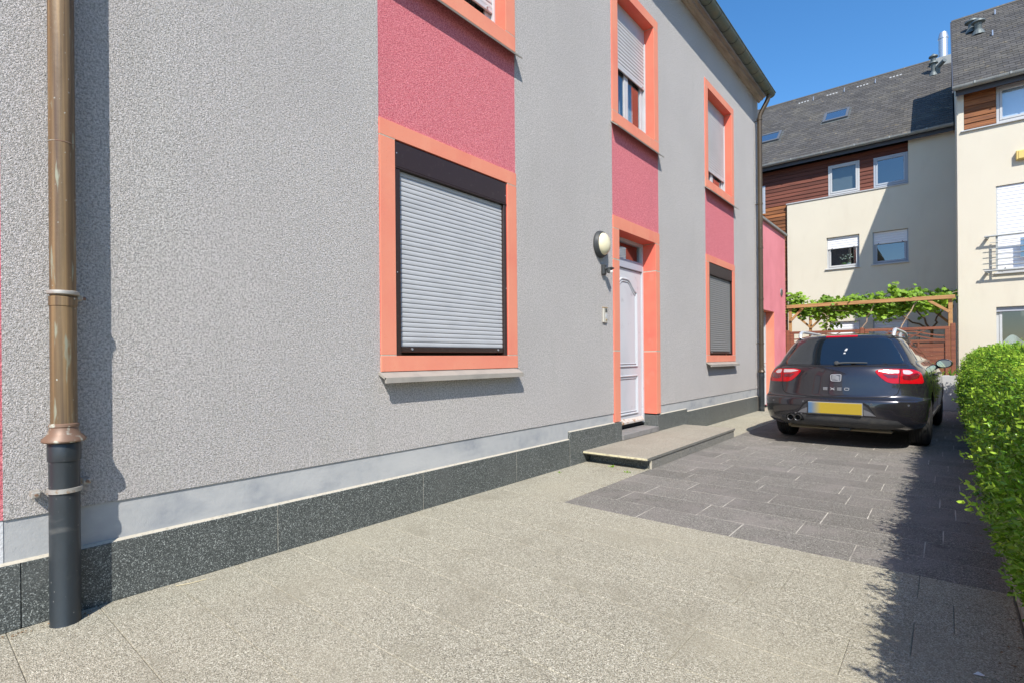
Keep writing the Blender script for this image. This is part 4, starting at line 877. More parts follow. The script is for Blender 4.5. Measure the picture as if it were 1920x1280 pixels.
pg = thing('pergola', (1.7, 17.2, 0), 'light timber pergola with corner braces carrying a grape vine', 'pergola')
PY = 15.66
P('front_beam', MB().box(-0.02, 3.46, PY - 0.03, PY + 0.03, 2.495, 2.585), pine, pg, bevel=0.006)
P('rear_beam', MB().box(-0.35, 3.46, 18.80, 18.86, 2.495, 2.585), pine, pg, bevel=0.006)
for x, yy in ((0.055, PY), (3.375, PY), (-0.02, 18.83), (3.375, 18.83)):
    P('post', MB().box(x - 0.04, x + 0.04, yy - 0.04 + 0.075, yy + 0.04 + 0.03, 0, 2.494), pine, pg, bevel=0.006)
def brace(x0, z0, x1, z1, yy):
    d = Vector((x1 - x0, 0, z1 - z0)).normalized(); n_ = Vector((-d.z, 0, d.x)) * 0.03
    a, b = Vector((x0, 0, z0)), Vector((x1, 0, z1)); q = [a - n_, b - n_, b + n_, a + n_]
    P('brace', MB().add([(p.x, yy - 0.02, p.z) for p in q] + [(p.x, yy + 0.02, p.z) for p in q], [(0,1,2,3), (7,6,5,4), (0,4,5,1), (1,5,6,2), (2,6,7,3), (3,7,4,0)]), pine, pg, bevel=0.004)
brace(0.07, 2.16, 0.37, 2.49, PY + 0.012); brace(3.36, 2.20, 2.98, 2.49, PY + 0.012)
brace(0.0, 2.10, -0.38, 2.48, 18.85); brace(0.0, 2.10, 0.36, 2.48, 18.85); brace(3.36, 2.10, 3.0, 2.48, 18.85)
for k in range(5):
    x = 0.35 + k * 0.72; P('rafter', MB().box(x - 0.02, x + 0.02, PY + 0.032, 18.798, 2.50, 2.57), pine, pg, bevel=0.004)

vn = thing('grape_vine', (1.7, 17.2, 0), 'leafy bright green grape vine sprawling over the timber pergola', 'vine')
def wander(p0, p1, n, amp, seed):
    rr = random.Random(seed); p0, p1 = Vector(p0), Vector(p1); out = []
    for k in range(n + 1):
        t_ = k / n; q = p0.lerp(p1, t_); a = amp * math.sin(math.pi * t_)
        out.append(q + Vector((rr.uniform(-a, a), rr.uniform(-a, a), rr.uniform(-a, a))))
    return out
for p0, p1, r0, sd in (((1.55, 15.75, 1.60), (1.95, 15.72, 2.50), 0.013, 3), ((2.30, 15.75, 1.60), (2.78, 15.72, 2.50), 0.013, 8)):
    P('cane', MB().tube(wander(p0, p1, 8, 0.035, sd), r0, 8), stempale, vn, smooth=True)
P('trunk', MB().tube(wander((2.95, 18.5, 0), (3.0, 18.4, 1.9), 8, 0.04, 5), [0.05 - 0.002 * k for k in range(9)], 10), barkm, vn, smooth=True)
for p1, sd in (((2.0, 17.6, 2.5), 2), ((3.25, 18.0, 2.55), 4), ((2.6, 16.6, 2.5), 6)):
    P('branch', MB().tube(wander((3.0, 18.4, 1.88), p1, 7, 0.06, sd), [0.028 - 0.002 * k for k in range(8)], 8), barkm, vn, smooth=True)
P('trunk', MB().tube(wander((0.25, 18.6, 0), (0.55, 18.2, 2.4), 8, 0.05, 15), [0.035 - 0.002 * k for k in range(9)], 10), stempale, vn, smooth=True)
P('support_pipe', MB().tube([(2.72, 18.0, 0), (2.72, 18.0, 1.98)], 0.03, 10), clampm, pg)
# vine leaves, lobed polygons in clusters
m = MB(); rr = random.Random(21)
lobe = [(0, -0.25), (0.28, -0.42), (0.50, -0.15), (0.42, 0.08), (0.58, 0.35), (0.30, 0.42), (0.0, 0.72), (-0.30, 0.42), (-0.58, 0.35), (-0.42, 0.08), (-0.50, -0.15), (-0.28, -0.42)]
def vleaf(c, size, nrm):
    n_ = nrm.normalized(); t1 = n_.orthogonal().normalized(); a = rr.uniform(0, 6.28); t2 = n_.cross(t1); u = t1 * math.cos(a) + t2 * math.sin(a); v = n_.cross(u)
    V = [c] + [c + u * (x * size) + v * (y * size) - n_ * size * 0.25 * (x * x + y * y) for x, y in lobe]
    m.add(V, [(0, i + 1, (i + 1) % 12 + 1) for i in range(12)])
def vcluster(c, n, sp, s0=0.085):
    for _ in range(n):
        o = Vector((rr.gauss(0, 1), rr.gauss(0, 1), rr.gauss(0, 0.8))) * sp
        vleaf(c + o, rr.uniform(0.7, 1.35) * s0, Vector((rr.gauss(0, 0.5) + 0.2, -0.55 + rr.gauss(0, 0.5), 0.8 + rr.gauss(0, 0.35))))
for _ in range(560):      # canopy lying on the rafters
    x = rr.uniform(0.0, 3.3); yy = PY + 0.16 + abs(rr.gauss(0, 1.1)); 
    if yy > 18.9: yy = rr.uniform(PY, 18.9)
    z = 2.52 + rr.gauss(0, 0.06)
    if noise.noise(Vector((x * 2.2, yy * 1.6, 5))) < -0.22: continue
    vcluster(Vector((x, yy, z)), 6, 0.09)
for x0, x1, z0, z1, nn in ((0.05, 0.35, 2.55, 2.90, 26), (0.60, 1.0, 2.6, 2.74, 16), (1.25, 1.85, 2.58, 2.72, 18), (1.95, 2.15, 2.6, 2.72, 8), (2.25, 2.40, 2.6, 2.94, 14), (2.45, 2.85, 2.6, 2.78, 20), (0.1, 1.9, 2.25, 2.5, 46), (0.75, 1.1, 1.95, 2.3, 14), (1.8, 2.5, 2.2, 2.48, 32), (2.4, 3.0, 2.3, 2.5, 16), (1.9, 2.3, 2.08, 2.3, 7)):
    for _ in range(nn): vcluster(Vector((rr.uniform(x0, x1), PY + rr.uniform(0.12, 0.45), rr.uniform(z0, z1))), 6, 0.06, 0.080)
for _ in range(26): vcluster(Vector((2.9 + rr.random() * 0.55, 18.0 + rr.uniform(-0.5, 0.6), 2.62 + 0.28 * rr.random())), 6, 0.06)
P('vine_foliage', m, vineleaf, vn, fix=False, kind='stuff')
m = MB()
for k in range(30):
    p0 = (rr.uniform(0.1, 3.0), PY + rr.uniform(0, 0.6), 2.48 + rr.uniform(-0.05, 0.05)); m.tube(wander(p0, (p0[0] + rr.uniform(-0.7, 0.7), p0[1] + rr.uniform(-0.2, 0.5), p0[2] + rr.uniform(-0.22, 0.2)), 5, 0.04, k), 0.006, 5)
P('shoots', m, stempale, vn, kind='stuff')

pl = thing('concrete_planter', (3.0, 15.2, 0), 'pale grey concrete planter in front of the fence, right of the car', 'planter')
f = MB(); f.box(1.2, 4.2, 15.05, 15.10, 0, 0.765); f.box(1.2, 4.2, 15.36, 15.41, 0, 0.765); f.box(1.2, 1.25, 15.10, 15.36, 0, 0.765); f.box(4.15, 4.2, 15.10, 15.36, 0, 0.765)
P('trough', f, planterm, pl, bevel=0.006); P('soil', MB().box(1.25, 4.15, 15.10, 15.36, 0.0, 0.70), soil, pl)
def blade_plant(x, yy, n, h, lab, seed):
    r2 = random.Random(seed); t = thing('iris_plant', (x, yy, 0.70), lab, 'plant', 'plants in the concrete planter')
    for _ in range(n):
        m = MB(); a = r2.uniform(0, 6.28); lean = r2.uniform(0.05, 0.55); hh = h * r2.uniform(0.6, 1.0); V = []; d = Vector((math.cos(a), math.sin(a), 0)); s_ = Vector((-d.y, d.x, 0)); s_ = (s_ * 0.6 + Vector((1, 0, 0)) * 0.4).normalized()
        for k in range(7):
            t_ = k / 6; c = Vector((x, yy, 0.70)) + d * (lean * hh * t_ * t_ + 0.015) + Vector((0, 0, hh * (t_ - 0.25 * lean * t_ * t_))); w_ = 0.020 * (1 - t_ ** 2.2) + 0.001
            V += [c - s_ * w_, c + Vector((0, 0.004, 0)), c + s_ * w_]
        m.add(V, [(3*k + j, 3*k + j + 1, 3*k + j + 4, 3*k + j + 3) for k in range(6) for j in range(2)]); P('blade_leaf', m, bladeleaf, t, fix=False, smooth=True)
blade_plant(3.38, 15.2, 13, 0.30, 'clump of upright blade leaves nearest the corner of the planter', 2)
blade_plant(3.20, 15.22, 8, 0.20, 'smaller clump of blade leaves beside the car mirror', 5)
t = thing('low_shrub', (2.95, 15.2, 0.70), 'low leafy green shrub in the planter just left of the car mirror', 'shrub')
m = MB()
for _ in range(500):
    c = Vector((2.95 + rr.gauss(0, 0.12), 15.2 + rr.gauss(0, 0.07), 0.78 + abs(rr.gauss(0, 0.09)))); vl = Vector((rr.gauss(0, 1), rr.gauss(0, 1), rr.gauss(0, 1))).normalized() * 0.02; e = vl.orthogonal().normalized() * 0.011
    m.add([c - vl, c + e, c + vl, c - e], [(0,1,2,3)])
P('foliage', m, vineleaf, t, fix=False)
P('stem', MB().tube([(2.95, 15.2, 0.68), (2.96, 15.2, 0.88)], 0.008, 6), barkm, t)

# ================================================================== HEDGE
hg = thing('boxwood_hedge', (4.3, 8, 0), 'long clipped boxwood hedge along the right side of the drive', 'hedge')
HY0, HY1, HX1 = 0.5, 14.55, 4.95
def prof(s_, y):
    """outline of the hedge section: s_ 0..1 up the drive side then over the top; returns (x, z)"""
    pts = [(3.61, 0.08), (3.53, 0.28), (3.50, 0.55), (3.53, 0.80), (3.62, 1.02), (3.76, 1.17), (3.96, 1.235), (4.3, 1.25), (4.7, 1.24), (4.95, 1.20)]
    f = s_ * (len(pts) - 1); i = min(int(f), len(pts) - 2); t_ = f - i
    x = pts[i][0] * (1 - t_) + pts[i+1][0] * t_; z = pts[i][1] * (1 - t_) + pts[i+1][1] * t_
    x += 0.06 * max(0.0, min(1.0, (3.6 - y) / 1.5)); far = max(0.0, min(1.0, (y - 4) / 9)); x += 0.05 * (1 - far) * (1 if s_ > 0.3 else 0); z *= 1.0 + 0.045 * far * (z / 1.25)
    b = 0.035 * noise.noise(Vector((x * 2.0, y * 1.6, z * 2.2))) + 0.06 * noise.noise(Vector((x * 5, y * 5 + 9, z * 5))) + 0.035 * noise.noise(Vector((x * 11, y * 11 + 3, z * 11)))
    return x, z, b
def surf(s_, y):
    x, z, b = prof(s_, y); x2, z2, _ = prof(min(1, s_ + 0.02), y); x1, z1, _ = prof(max(0, s_ - 0.02), y)
    t_ = Vector((x2 - x1, 0, z2 - z1)).normalized(); n_ = Vector((-t_.z, 0, t_.x)); return Vector((x, y, z)) + n_ * b, n_
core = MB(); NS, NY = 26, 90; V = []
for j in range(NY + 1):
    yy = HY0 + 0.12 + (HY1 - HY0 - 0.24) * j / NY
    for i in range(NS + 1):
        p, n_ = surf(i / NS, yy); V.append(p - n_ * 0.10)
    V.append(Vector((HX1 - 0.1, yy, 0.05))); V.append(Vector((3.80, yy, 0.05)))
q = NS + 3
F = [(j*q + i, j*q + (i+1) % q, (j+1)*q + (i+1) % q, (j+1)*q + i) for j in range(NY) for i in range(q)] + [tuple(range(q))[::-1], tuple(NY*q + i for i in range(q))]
P('light_blocking_core', core.add(V, F), hedgecore, hg)  # solid dark core added behind the leaves to block light
def leaves(centres, dirs, sizes, nrms):
    """folded 6-vertex leaves as arrays"""
    n = len(centres); d = dirs / np.linalg.norm(dirs, axis=1, keepdims=True); s_ = np.cross(d, nrms); s_ /= np.linalg.norm(s_, axis=1, keepdims=True) + 1e-9; u = np.cross(s_, d)
    L_ = sizes[:, None]
    rows = [centres, centres + d*L_*0.30 + s_*L_*0.22 + u*L_*0.07, centres + d*L_*0.72 + s_*L_*0.18 + u*L_*0.06, centres + d*L_*1.0, centres + d*L_*0.72 - s_*L_*0.18 + u*L_*0.06, centres + d*L_*0.30 - s_*L_*0.22 + u*L_*0.07]
    V = np.stack(rows, 1).reshape(-1, 3); base = np.arange(n)[:, None] * 6
    Q = np.concatenate([base + np.array([[0,1,2,3]]), base + np.array([[0,3,4,5]])], 0)
    return V, Q
def np_mesh(name, V, Q):
    me = bpy.data.meshes.new(name); me.vertices.add(len(V)); me.vertices.foreach_set('co', V.astype(np.float32).ravel())
    me.loops.add(Q.size); me.loops.foreach_set('vertex_index', Q.astype(np.int32).ravel()); me.polygons.add(len(Q))
    me.polygons.foreach_set('loop_start', np.arange(0, Q.size, 4, dtype=np.int32)); me.update(calc_edges=True); me.validate(); return me
def sprigs(seeds, tip=False, lng=(0.05, 0.10)):
    """seeds: list of (point, normal, scale, is_new) -> leaf arrays"""
    C = []; D = []; Z = []; Nn = []; C2 = []; D2 = []; Z2 = []; N2 = []
    for p, n_, sc, new, ln in seeds:
        d = (n_ + Vector((nr.normal(0, .45), nr.normal(0, .45), nr.normal(0.25, .4)))).normalized(); t1 = d.orthogonal().normalized(); t2 = d.cross(t1)
        k = 4 if ln < 0.12 else int(ln / 0.026) + 1; start = p - d * ln * 0.6; a0 = nr.uniform(0, 6.28)
        for i in range(k):
            c = start + d * ln * (i / (k - 1)); a = a0 + i * 1.57
            for sgn in (0, math.pi):
                o = t1 * math.cos(a + sgn) + t2 * math.sin(a + sgn); dd = o * 0.85 + d * (0.5 + 0.5 * i / k); nn = d * 0.9 - o * 0.5 + Vector((nr.normal(0, .2), nr.normal(0, .2), nr.normal(0, .2)))
                A = (C2, D2, Z2, N2) if (new and i >= k - 2) else (C, D, Z, Nn)
                A[0].append(c); A[1].append(dd); A[2].append(sc * nr.uniform(0.018, 0.035) * (0.8 if i == k - 1 else 1)); A[3].append(nn)
    f = lambda A: leaves(np.array(A[0]), np.array(A[1]), np.array(A[2]), np.array(A[3]))
    return f((C, D, Z, Nn)), f((C2, D2, Z2, N2))
seeds = []
def add_seeds(n, s0, s1, y0, y1, sc, newp, depth=0.09):
    for _ in range(n):
        s_ = nr.uniform(s0, s1); yy = nr.uniform(y0, y1); p, n_ = surf(s_, yy)
        lit = max(0.0, min(1.0, (s_ - 0.35) * 3)); ln = nr.uniform(0.05, 0.10)
        if nr.rand() < 0.05: ln *= 1.9
        seeds.append((p - n_ * nr.uniform(0, depth), n_, sc, nr.rand() < newp * (0.15 + lit), ln))  # bright leaves increase towards the top, sunlight put into leaf colour
add_seeds(1100, 0.3, 0.8, 0.5, 2.1, 1.3, 0.4); add_seeds(4300, 0, 0.68, 2.0, 4.0, 1.2, 0.5); add_seeds(5000, 0, 0.72, 4.0, 7.5, 1.15, 0.6)
add_seeds(4200, 0, 0.8, 7.5, HY1, 1.45, 0.65); add_seeds(3800, 0.55, 1.0, HY0, HY1, 1.6, 0.8)
for _ in range(700):      # far and near end faces
    x = nr.uniform(3.6, HX1); z = nr.uniform(0.1, 1.2); e = nr.rand() < 0.7
    seeds.append((Vector((x, (HY1 if e else HY0) + nr.normal(0, 0.03), z)), Vector((0, 1 if e else -1, 0)), 1.5, nr.rand() < 0.3, 0.08))
# long stray shoots that break the outline
stray = [(3.50, 5.75, 0.40, (-0.9, -0.3, 0.25)), (3.49, 5.9, 0.47, (-0.8, -0.6, 0.5)), (3.52, 5.6, 0.50, (-0.8, -0.3, 0.5)), (3.50, 4.75, 0.55, (-0.6, -0.5, 0.3)), (3.48, 3.95, 0.45, (-0.8, -0.4, 0.1)), (3.47, 3.9, 0.38, (-0.9, -0.2, 0.0)),
         (3.48, 9.3, 0.62, (-0.8, -0.3, 0.5)), (3.49, 8.6, 0.72, (-0.7, -0.3, 0.6)), (3.5, 7.2, 0.5, (-0.7, -0.3, 0.3)), (3.47, 3.3, 0.5, (-0.8, -0.3, 0.2)), (3.5, 10.5, 0.7, (-0.8, 0.1, 0.5)), (3.5, 6.6, 0.66, (-0.8, 0.1, 0.5))]
for x, yy, z, d in stray:
    for k in range(3): seeds.append((Vector((x - 0.03 * k, yy + nr.normal(0, 0.04), z + nr.normal(0, 0.03))), Vector(d) * 2.2, 1.5, nr.rand() < 0.9, nr.uniform(0.10, 0.17)))
for _ in range(95):
    yy = nr.uniform(0.8, 14); p, n_ = surf(nr.uniform(0.5, 0.66), yy); dd = Vector((-1.0, nr.normal(0, 0.25), nr.uniform(0.35, 0.9)))
    for k in range(6): seeds.append((p + Vector((nr.normal(0, .015), nr.normal(0, .025), nr.normal(0, .02))), dd * 3.0, 1.35, nr.rand() < 0.7, nr.uniform(0.17, 0.32)))
for _ in range(750):
    yy = nr.uniform(2.2, 14); s_ = nr.uniform(0.25, 0.66); p, n_ = surf(s_, yy); seeds.append((p + n_ * 0.03, n_ * 1.6 + Vector((-0.5, 0, 0.4)), 1.15 + 0.03 * yy, nr.rand() < 0.6, nr.uniform(0.09, 0.17)))
(Va, Qa), (Vb, Qb) = sprigs(seeds)
tag(put('hedge_leaves', np_mesh('hedge_leaves', Va, Qa), boxleaf, hg), kind='stuff')
tag(put('new_sunlit_leaves', np_mesh('new_sunlit_leaves', Vb, Qb), boxtip, hg), kind='stuff')
m = MB()
for _ in range(200):
    yy = nr.uniform(2.2, 14); p, n_ = surf(nr.uniform(0.05, 0.6), yy); m.tube([p - n_ * 0.15, p - n_ * 0.02 + Vector((0, nr.normal(0, .03), nr.normal(0, .03)))], 0.0025, 4)
P('twigs', m, boxtwig, hg, kind='stuff')
for yy in np.arange(2.3, 14.4, 0.45): P('hedge_stem', MB().tube(wander((4.0, yy, 0), (4.0, yy + 0.1, 0.7), 4, 0.03, int(yy * 10)), 0.02, 7), boxtwig, hg)

# ================================================================== CAR
CAR = thing('parked_car', (2.16, 8.02, 0), 'dark grey metallic estate car parked on the tiles, seen from behind', 'car', rz=R(-2.0))
KEY = [ # z, rear y, front y, half width, corner length, exponent
 (0.26, 0.20, 4.75, 0.84, 0.50, 2.6), (0.30, 0.10, 4.92, 0.90, 0.50, 2.6), (0.36, 0.035, 4.98, 0.925, 0.50, 2.6), (0.45, 0.005, 5.00, 0.94, 0.50, 2.6), (0.56, 0.0, 5.00, 0.95, 0.50, 2.7),
 (0.640, 0.008, 4.99, 0.953, 0.50, 2.7), (0.662, 0.022, 4.98, 0.953, 0.52, 2.7), (0.675, 0.055, 4.96, 0.951, 0.54, 2.7), (0.70, 0.068, 4.93, 0.95, 0.55, 2.6), (0.80, 0.082, 4.83, 0.95, 0.58, 2.5), (0.88, 0.092, 4.65, 0.947, 0.60, 2.5),
 (0.97, 0.105, 4.30, 0.935, 0.62, 2.5), (1.04, 0.125, 3.95, 0.905, 0.64, 2.5), (1.085, 0.155, 3.70, 0.87, 0.66, 2.6), (1.105, 0.18, 3.62, 0.845, 0.66, 2.7), (1.13, 0.21, 3.55, 0.828, 0.66, 2.8), (1.22, 0.30, 3.33, 0.785, 0.62, 3.0), (1.32, 0.395, 3.08, 0.73, 0.58, 3.2),
 (1.40, 0.465, 2.86, 0.68, 0.55, 3.3), (1.45, 0.505, 2.70, 0.645, 0.55, 3.2), (1.475, 0.515, 2.60, 0.615, 0.55, 3.0), (1.500, 0.535, 2.45, 0.555, 0.55, 2.8), (1.516, 0.62, 2.25, 0.47, 0.55, 2.6), (1.530, 0.85, 2.0, 0.34, 0.5, 2.4), (1.540, 1.15, 1.75, 0.12, 0.3, 2.2)]
def interp(z, c):
    for a, b in zip(KEY[:-1], KEY[1:]):
        if z <= b[0]:
            t_ = (z - a[0]) / (b[0] - a[0]); return a[c] * (1 - t_) + b[c] * t_
    return KEY[-1][c]
levels = []
for a, b in zip(KEY[:-1], KEY[1:]):
    n = max(1, int((b[0] - a[0]) / 0.02)) if a[0] < 1.45 else 2
    levels += [a[0] + (b[0] - a[0]) * k / n for k in range(n)]
levels.append(KEY[-1][0])
def sm(z, c):  # lightly smoothed interpolation, crisp at the bumper shelf
    h = 0.004 if 0.62 < z < 0.71 else 0.02
    return (interp(max(KEY[0][0], z - h), c) + 2 * interp(z, c) + interp(min(KEY[-1][0], z + h), c)) / 4
def outline(z, half=22, side=26):
    yr, yf, w_, cl, ex = [sm(z, k) for k in (1, 2, 3, 4, 5)]; cf = min(0.9, (yf - yr) * 0.45); cl = min(cl, (yf - yr) * 0.45); pts = []
    for k in range(half + 1):                       # rear centre -> right corner
        a_ = math.pi / 2 * k / half; x = w_ * (math.sin(a_) ** (2 / ex)); y = yr + cl - cl * (max(0, math.cos(a_)) ** (2 / ex)); pts.append((x, y))
    for k in range(1, side): pts.append((w_, yr + cl + (yf - cf - yr - cl) * k / side))
    for k in range(half + 1):
        a_ = math.pi / 2 * (1 - k / half); x = w_ * (math.sin(a_) ** (2 / 2.6)); y = yf - cf + cf * (max(0, math.cos(a_)) ** (2 / 2.6)); pts.append((x, y))
    full = [(x, y) for x, y in pts] + [(-x, y) for x, y in pts[-2:0:-1]]
    return full
body = MB(); V = []; nO = len(outline(0.5))
for z in levels: V += [(x, y, z) for x, y in outline(z)]
F = [(i*nO + k, i*nO + (k+1) % nO, (i+1)*nO + (k+1) % nO, (i+1)*nO + k) for i in range(len(levels) - 1) for k in range(nO)]
F += [tuple(range(nO))[::-1], tuple((len(levels)-1)*nO + k for k in range(nO))]
body.add(V, F); bme = body.mesh('body')
bme.materials.append(paint)
bo = bpy.data.objects.new('body', bme); COL.objects.link(bo)
cut = MB()
AX = (1.10, 3.93)
for ax in AX:
    for sx in (-1, 1): cut.lathe([(0.385, 0.62 * sx), (0.385, 1.2 * sx)], (0, ax, 0.345), 'x', 40)
cme = cut.mesh('cutter'); cme.materials.append(black); co = bpy.data.objects.new('cutter', cme); COL.objects.link(co)
md = bo.modifiers.new('b', 'BOOLEAN'); md.object = co; md.operation = 'DIFFERENCE'; md.solver = 'EXACT'; md.material_mode = 'TRANSFER'
dg = bpy.context.evaluated_depsgraph_get(); dg.update(); nb = bpy.data.meshes.new_from_object(bo.evaluated_get(dg)); 
bpy.data.objects.remove(co); bpy.data.objects.remove(bo)
nb.polygons.foreach_set('use_smooth', [True] * len(nb.polygons)); nb.set_sharp_from_angle(angle=R(32))
bo = put('body', nb, None, CAR, local=True)
_bm = bmesh.new(); _bm.from_mesh(nb); BVH = BVHTree.FromBMesh(_bm); _bm.free()
def patch(name, poly, mtl, parent, mode='rear', off=0.004, seg=0.03, depth=0.012, ang=0, hole=None):
    """lay a panel outlined in a flat view onto the body surface, with its own thickness"""
    if mode == 'rear': O, Dv, U = Vector((0, -1, 0)), Vector((0, 1, 0)), Vector((1, 0, 0))
    elif mode == 'side': O, Dv, U = Vector((2 * ang, 0, 0)), Vector((-ang, 0, 0)), Vector((0, 1, 0))
    else:
        a_ = R(ang); Dv = Vector((-math.sin(a_), math.cos(a_), 0)); U = Vector((math.cos(a_), math.sin(a_), 0)); O = -Dv * 2 + Vector((0, 0.6, 0))
    bm = bmesh.new(); vs = [bm.verts.new((p, 0, q_)) for p, q_ in poly]; bm.faces.new(vs)
    bmesh.ops.triangulate(bm, faces=bm.faces[:])
    for _ in range(9):
        es = [e for e in bm.edges if e.calc_length() > seg]
        if not es: break
        bmesh.ops.subdivide_edges(bm, edges=es, cuts=1); bmesh.ops.triangulate(bm, faces=[f_ for f_ in bm.faces if len(f_.verts) > 3])
    bmesh.ops.beautify_fill(bm, faces=bm.faces[:], edges=[e for e in bm.edges if not e.is_boundary])
    bad = []
    for v in bm.verts:
        o = O + U * v.co.x + Vector((0, 0, v.co.z)); hit, n_, *_ = BVH.ray_cast(o, Dv)
        if hit is None: bad.append(v); continue
        v.co = hit + n_ * off
    if bad: bmesh.ops.delete(bm, geom=bad, context='VERTS')
    bmesh.ops.recalc_face_normals(bm, faces=bm.faces[:])
    if bm.faces and sum((f_.normal.dot(Dv) for f_ in bm.faces)) > 0: bmesh.ops.reverse_faces(bm, faces=bm.faces[:])
    be = [e for e in bm.edges if e.is_boundary]; r_ = bmesh.ops.extrude_edge_only(bm, edges=be)
    for v in [g_ for g_ in r_['geom'] if isinstance(g_, bmesh.types.BMVert)]: v.co += Dv * depth
    me = bpy.data.meshes.new(name); bm.to_mesh(me); bm.free(); me.polygons.foreach_set('use_smooth', [True] * len(me.polygons)); me.set_sharp_from_angle(angle=R(45))
    return put(name, me, mtl, parent, local=True)
def rounded(pts, r_=0.03, n=4):
    out = []; N_ = len(pts)
    for i in range(N_):
        p0, p1, p2 = Vector(pts[i-1]), Vector(pts[i]), Vector(pts[(i+1) % N_]); a = (p0 - p1); b = (p2 - p1); r2 = min(r_, a.length * 0.45, b.length * 0.45); a = p1 + a.normalized() * r2; b = p1 + b.normalized() * r2
        for k in range(n + 1):
            t_ = k / n; q = a * (1-t_)**2 + p1 * 2*t_*(1-t_) + b * t_*t_; out.append((q.x, q.y))
    return out
def seam(name, pts, wd=0.005, mtl=None, mode='rear', ang=0, off=0.0015, parent=None):
    P2 = [Vector(p) for p in pts]; Lf = []; Rt = []
    for i, p in enumerate(P2):
        d = (P2[min(i+1, len(P2)-1)] - P2[max(i-1, 0)]).normalized(); n_ = Vector((-d.y, d.x)) * wd / 2; Lf.append(p + n_); Rt.append(p - n_)
    return patch(name, [tuple(p) for p in Lf + Rt[::-1]], mtl or black, parent or CAR, mode, off, 0.05, 0.004, ang)
# rear window
gl_ = rounded([(-0.715, 1.118), (-0.35, 1.105), (0.0, 1.102), (0.35, 1.105), (0.715, 1.118), (0.625, 1.30), (0.535, 1.448), (0.0, 1.458), (-0.535, 1.448), (-0.625, 1.30)], 0.05)
rw = patch('rear_window', gl_, carglass, CAR, off=0.003)
# what shows through the tinted glass, as flat shapes of its own
patch('brake_light', rounded([(-0.19, 1.474), (0.19, 1.474), (0.185, 1.496), (-0.185, 1.496)], 0.006), redlens, CAR, off=0.006, seg=0.02)
patch('window_sticker', rounded([(0.055, 1.285), (0.075, 1.32), (0.095, 1.315), (0.085, 1.282)], 0.01), pvc, rw, off=0.005, seg=0.02)
patch('window_sticker', [(0.05, 1.245), (0.078, 1.245), (0.074, 1.262), (0.056, 1.262)], pvc, rw, off=0.005, seg=0.02)
# tail lights
for sx, nm in ((-1, 'left'), (1, 'right')):
    A = -sx * 0
    lens = rounded([(sx * x, z) for x, z in [(0.415, 1.028), (0.50, 1.050), (0.66, 1.050), (0.80, 1.040), (0.875, 1.0), (0.905, 0.862), (0.60, 0.868), (0.545, 0.885), (0.47, 0.955)]], 0.035)
    tl = patch('tail_light', lens, redlens, CAR, 'rear', off=0.006, seg=0.02)
    patch('clear_lens_band', rounded([(sx * x, z) for x, z in [(0.45, 1.022), (0.52, 1.036), (0.665, 1.036), (0.665, 0.992), (0.56, 0.996)]], 0.012), clearlens, tl, off=0.010, seg=0.02)
    patch('clear_lens_band', rounded([(sx * x, z) for x, z in [(0.695, 1.034), (0.76, 1.030), (0.80, 0.998), (0.76, 0.975), (0.705, 0.985)]], 0.015), clearlens, tl, off=0.010, seg=0.02)
    patch('dark_lens_band', rounded([(sx * x, z) for x, z in [(0.50, 0.985), (0.655, 0.975), (0.655, 0.935), (0.56, 0.935)]], 0.01), darkred, tl, off=0.009, seg=0.02)
    patch('dark_lens_band', rounded([(sx * x, z) for x, z in [(0.70, 0.975), (0.76, 0.963), (0.82, 0.995), (0.86, 0.985), (0.85, 0.93), (0.77, 0.905), (0.70, 0.92)]], 0.02), darkred, tl, off=0.009, seg=0.02)
    seam('lens_split', [(sx * 0.682, 1.05), (sx * 0.672, 0.95), (sx * 0.668, 0.866)], 0.006, off=0.011)
    # side, seen along the flank
    seam('tailgate_seam', [(sx * 0.69, 0.864), (sx * 0.672, 0.79), (sx * 0.66, 0.745), (sx * 0.62, 0.712), (sx * 0.50, 0.690), (sx * 0.25, 0.680), (0, 0.677)], 0.009)
    seam('tailgate_seam', [(sx * 0.715, 1.052), (sx * 0.735, 1.075), (sx * 0.752, 1.10)], 0.007)
seam('glass_edge_line', [(-0.73, 1.100), (-0.35, 1.086), (0, 1.083), (0.35, 1.086), (0.73, 1.100)], 0.012, black, off=0.002)
seam('bumper_shelf_line', [(-0.93, 0.668), (-0.5, 0.664), (0.0, 0.664), (0.5, 0.664), (0.93, 0.668)], 0.006)
# lower bumper, number plate
patch('lower_valance', [(-0.70, 0.33), (-0.66, 0.40), (-0.40, 0.432), (0.0, 0.440), (0.40, 0.432), (0.66, 0.40), (0.74, 0.33), (0.60, 0.285), (-0.60, 0.285)], carplastic, CAR, off=0.006, seg=0.04)
patch('plate_recess', rounded([(-0.44, 0.452), (-0.37, 0.585), (-0.30, 0.622), (0.30, 0.622), (0.37, 0.585), (0.44, 0.452)], 0.02), mat('recess_paint', (0.06, 0.06, 0.066), 0.35, 0.4), CAR, off=0.004, seg=0.04)
npl = P('number_plate', MB().box(-0.305, 0.305, -0.024, -0.016, 0.462, 0.606), platem, CAR, local=True, bevel=0.003)
P('plate_holder', MB().box(-0.31, 0.31, -0.0155, 0.03, 0.452, 0.612), mat('plate_holder_plastic', (0.25, 0.25, 0.25), 0.5), CAR, local=True, bevel=0.003)
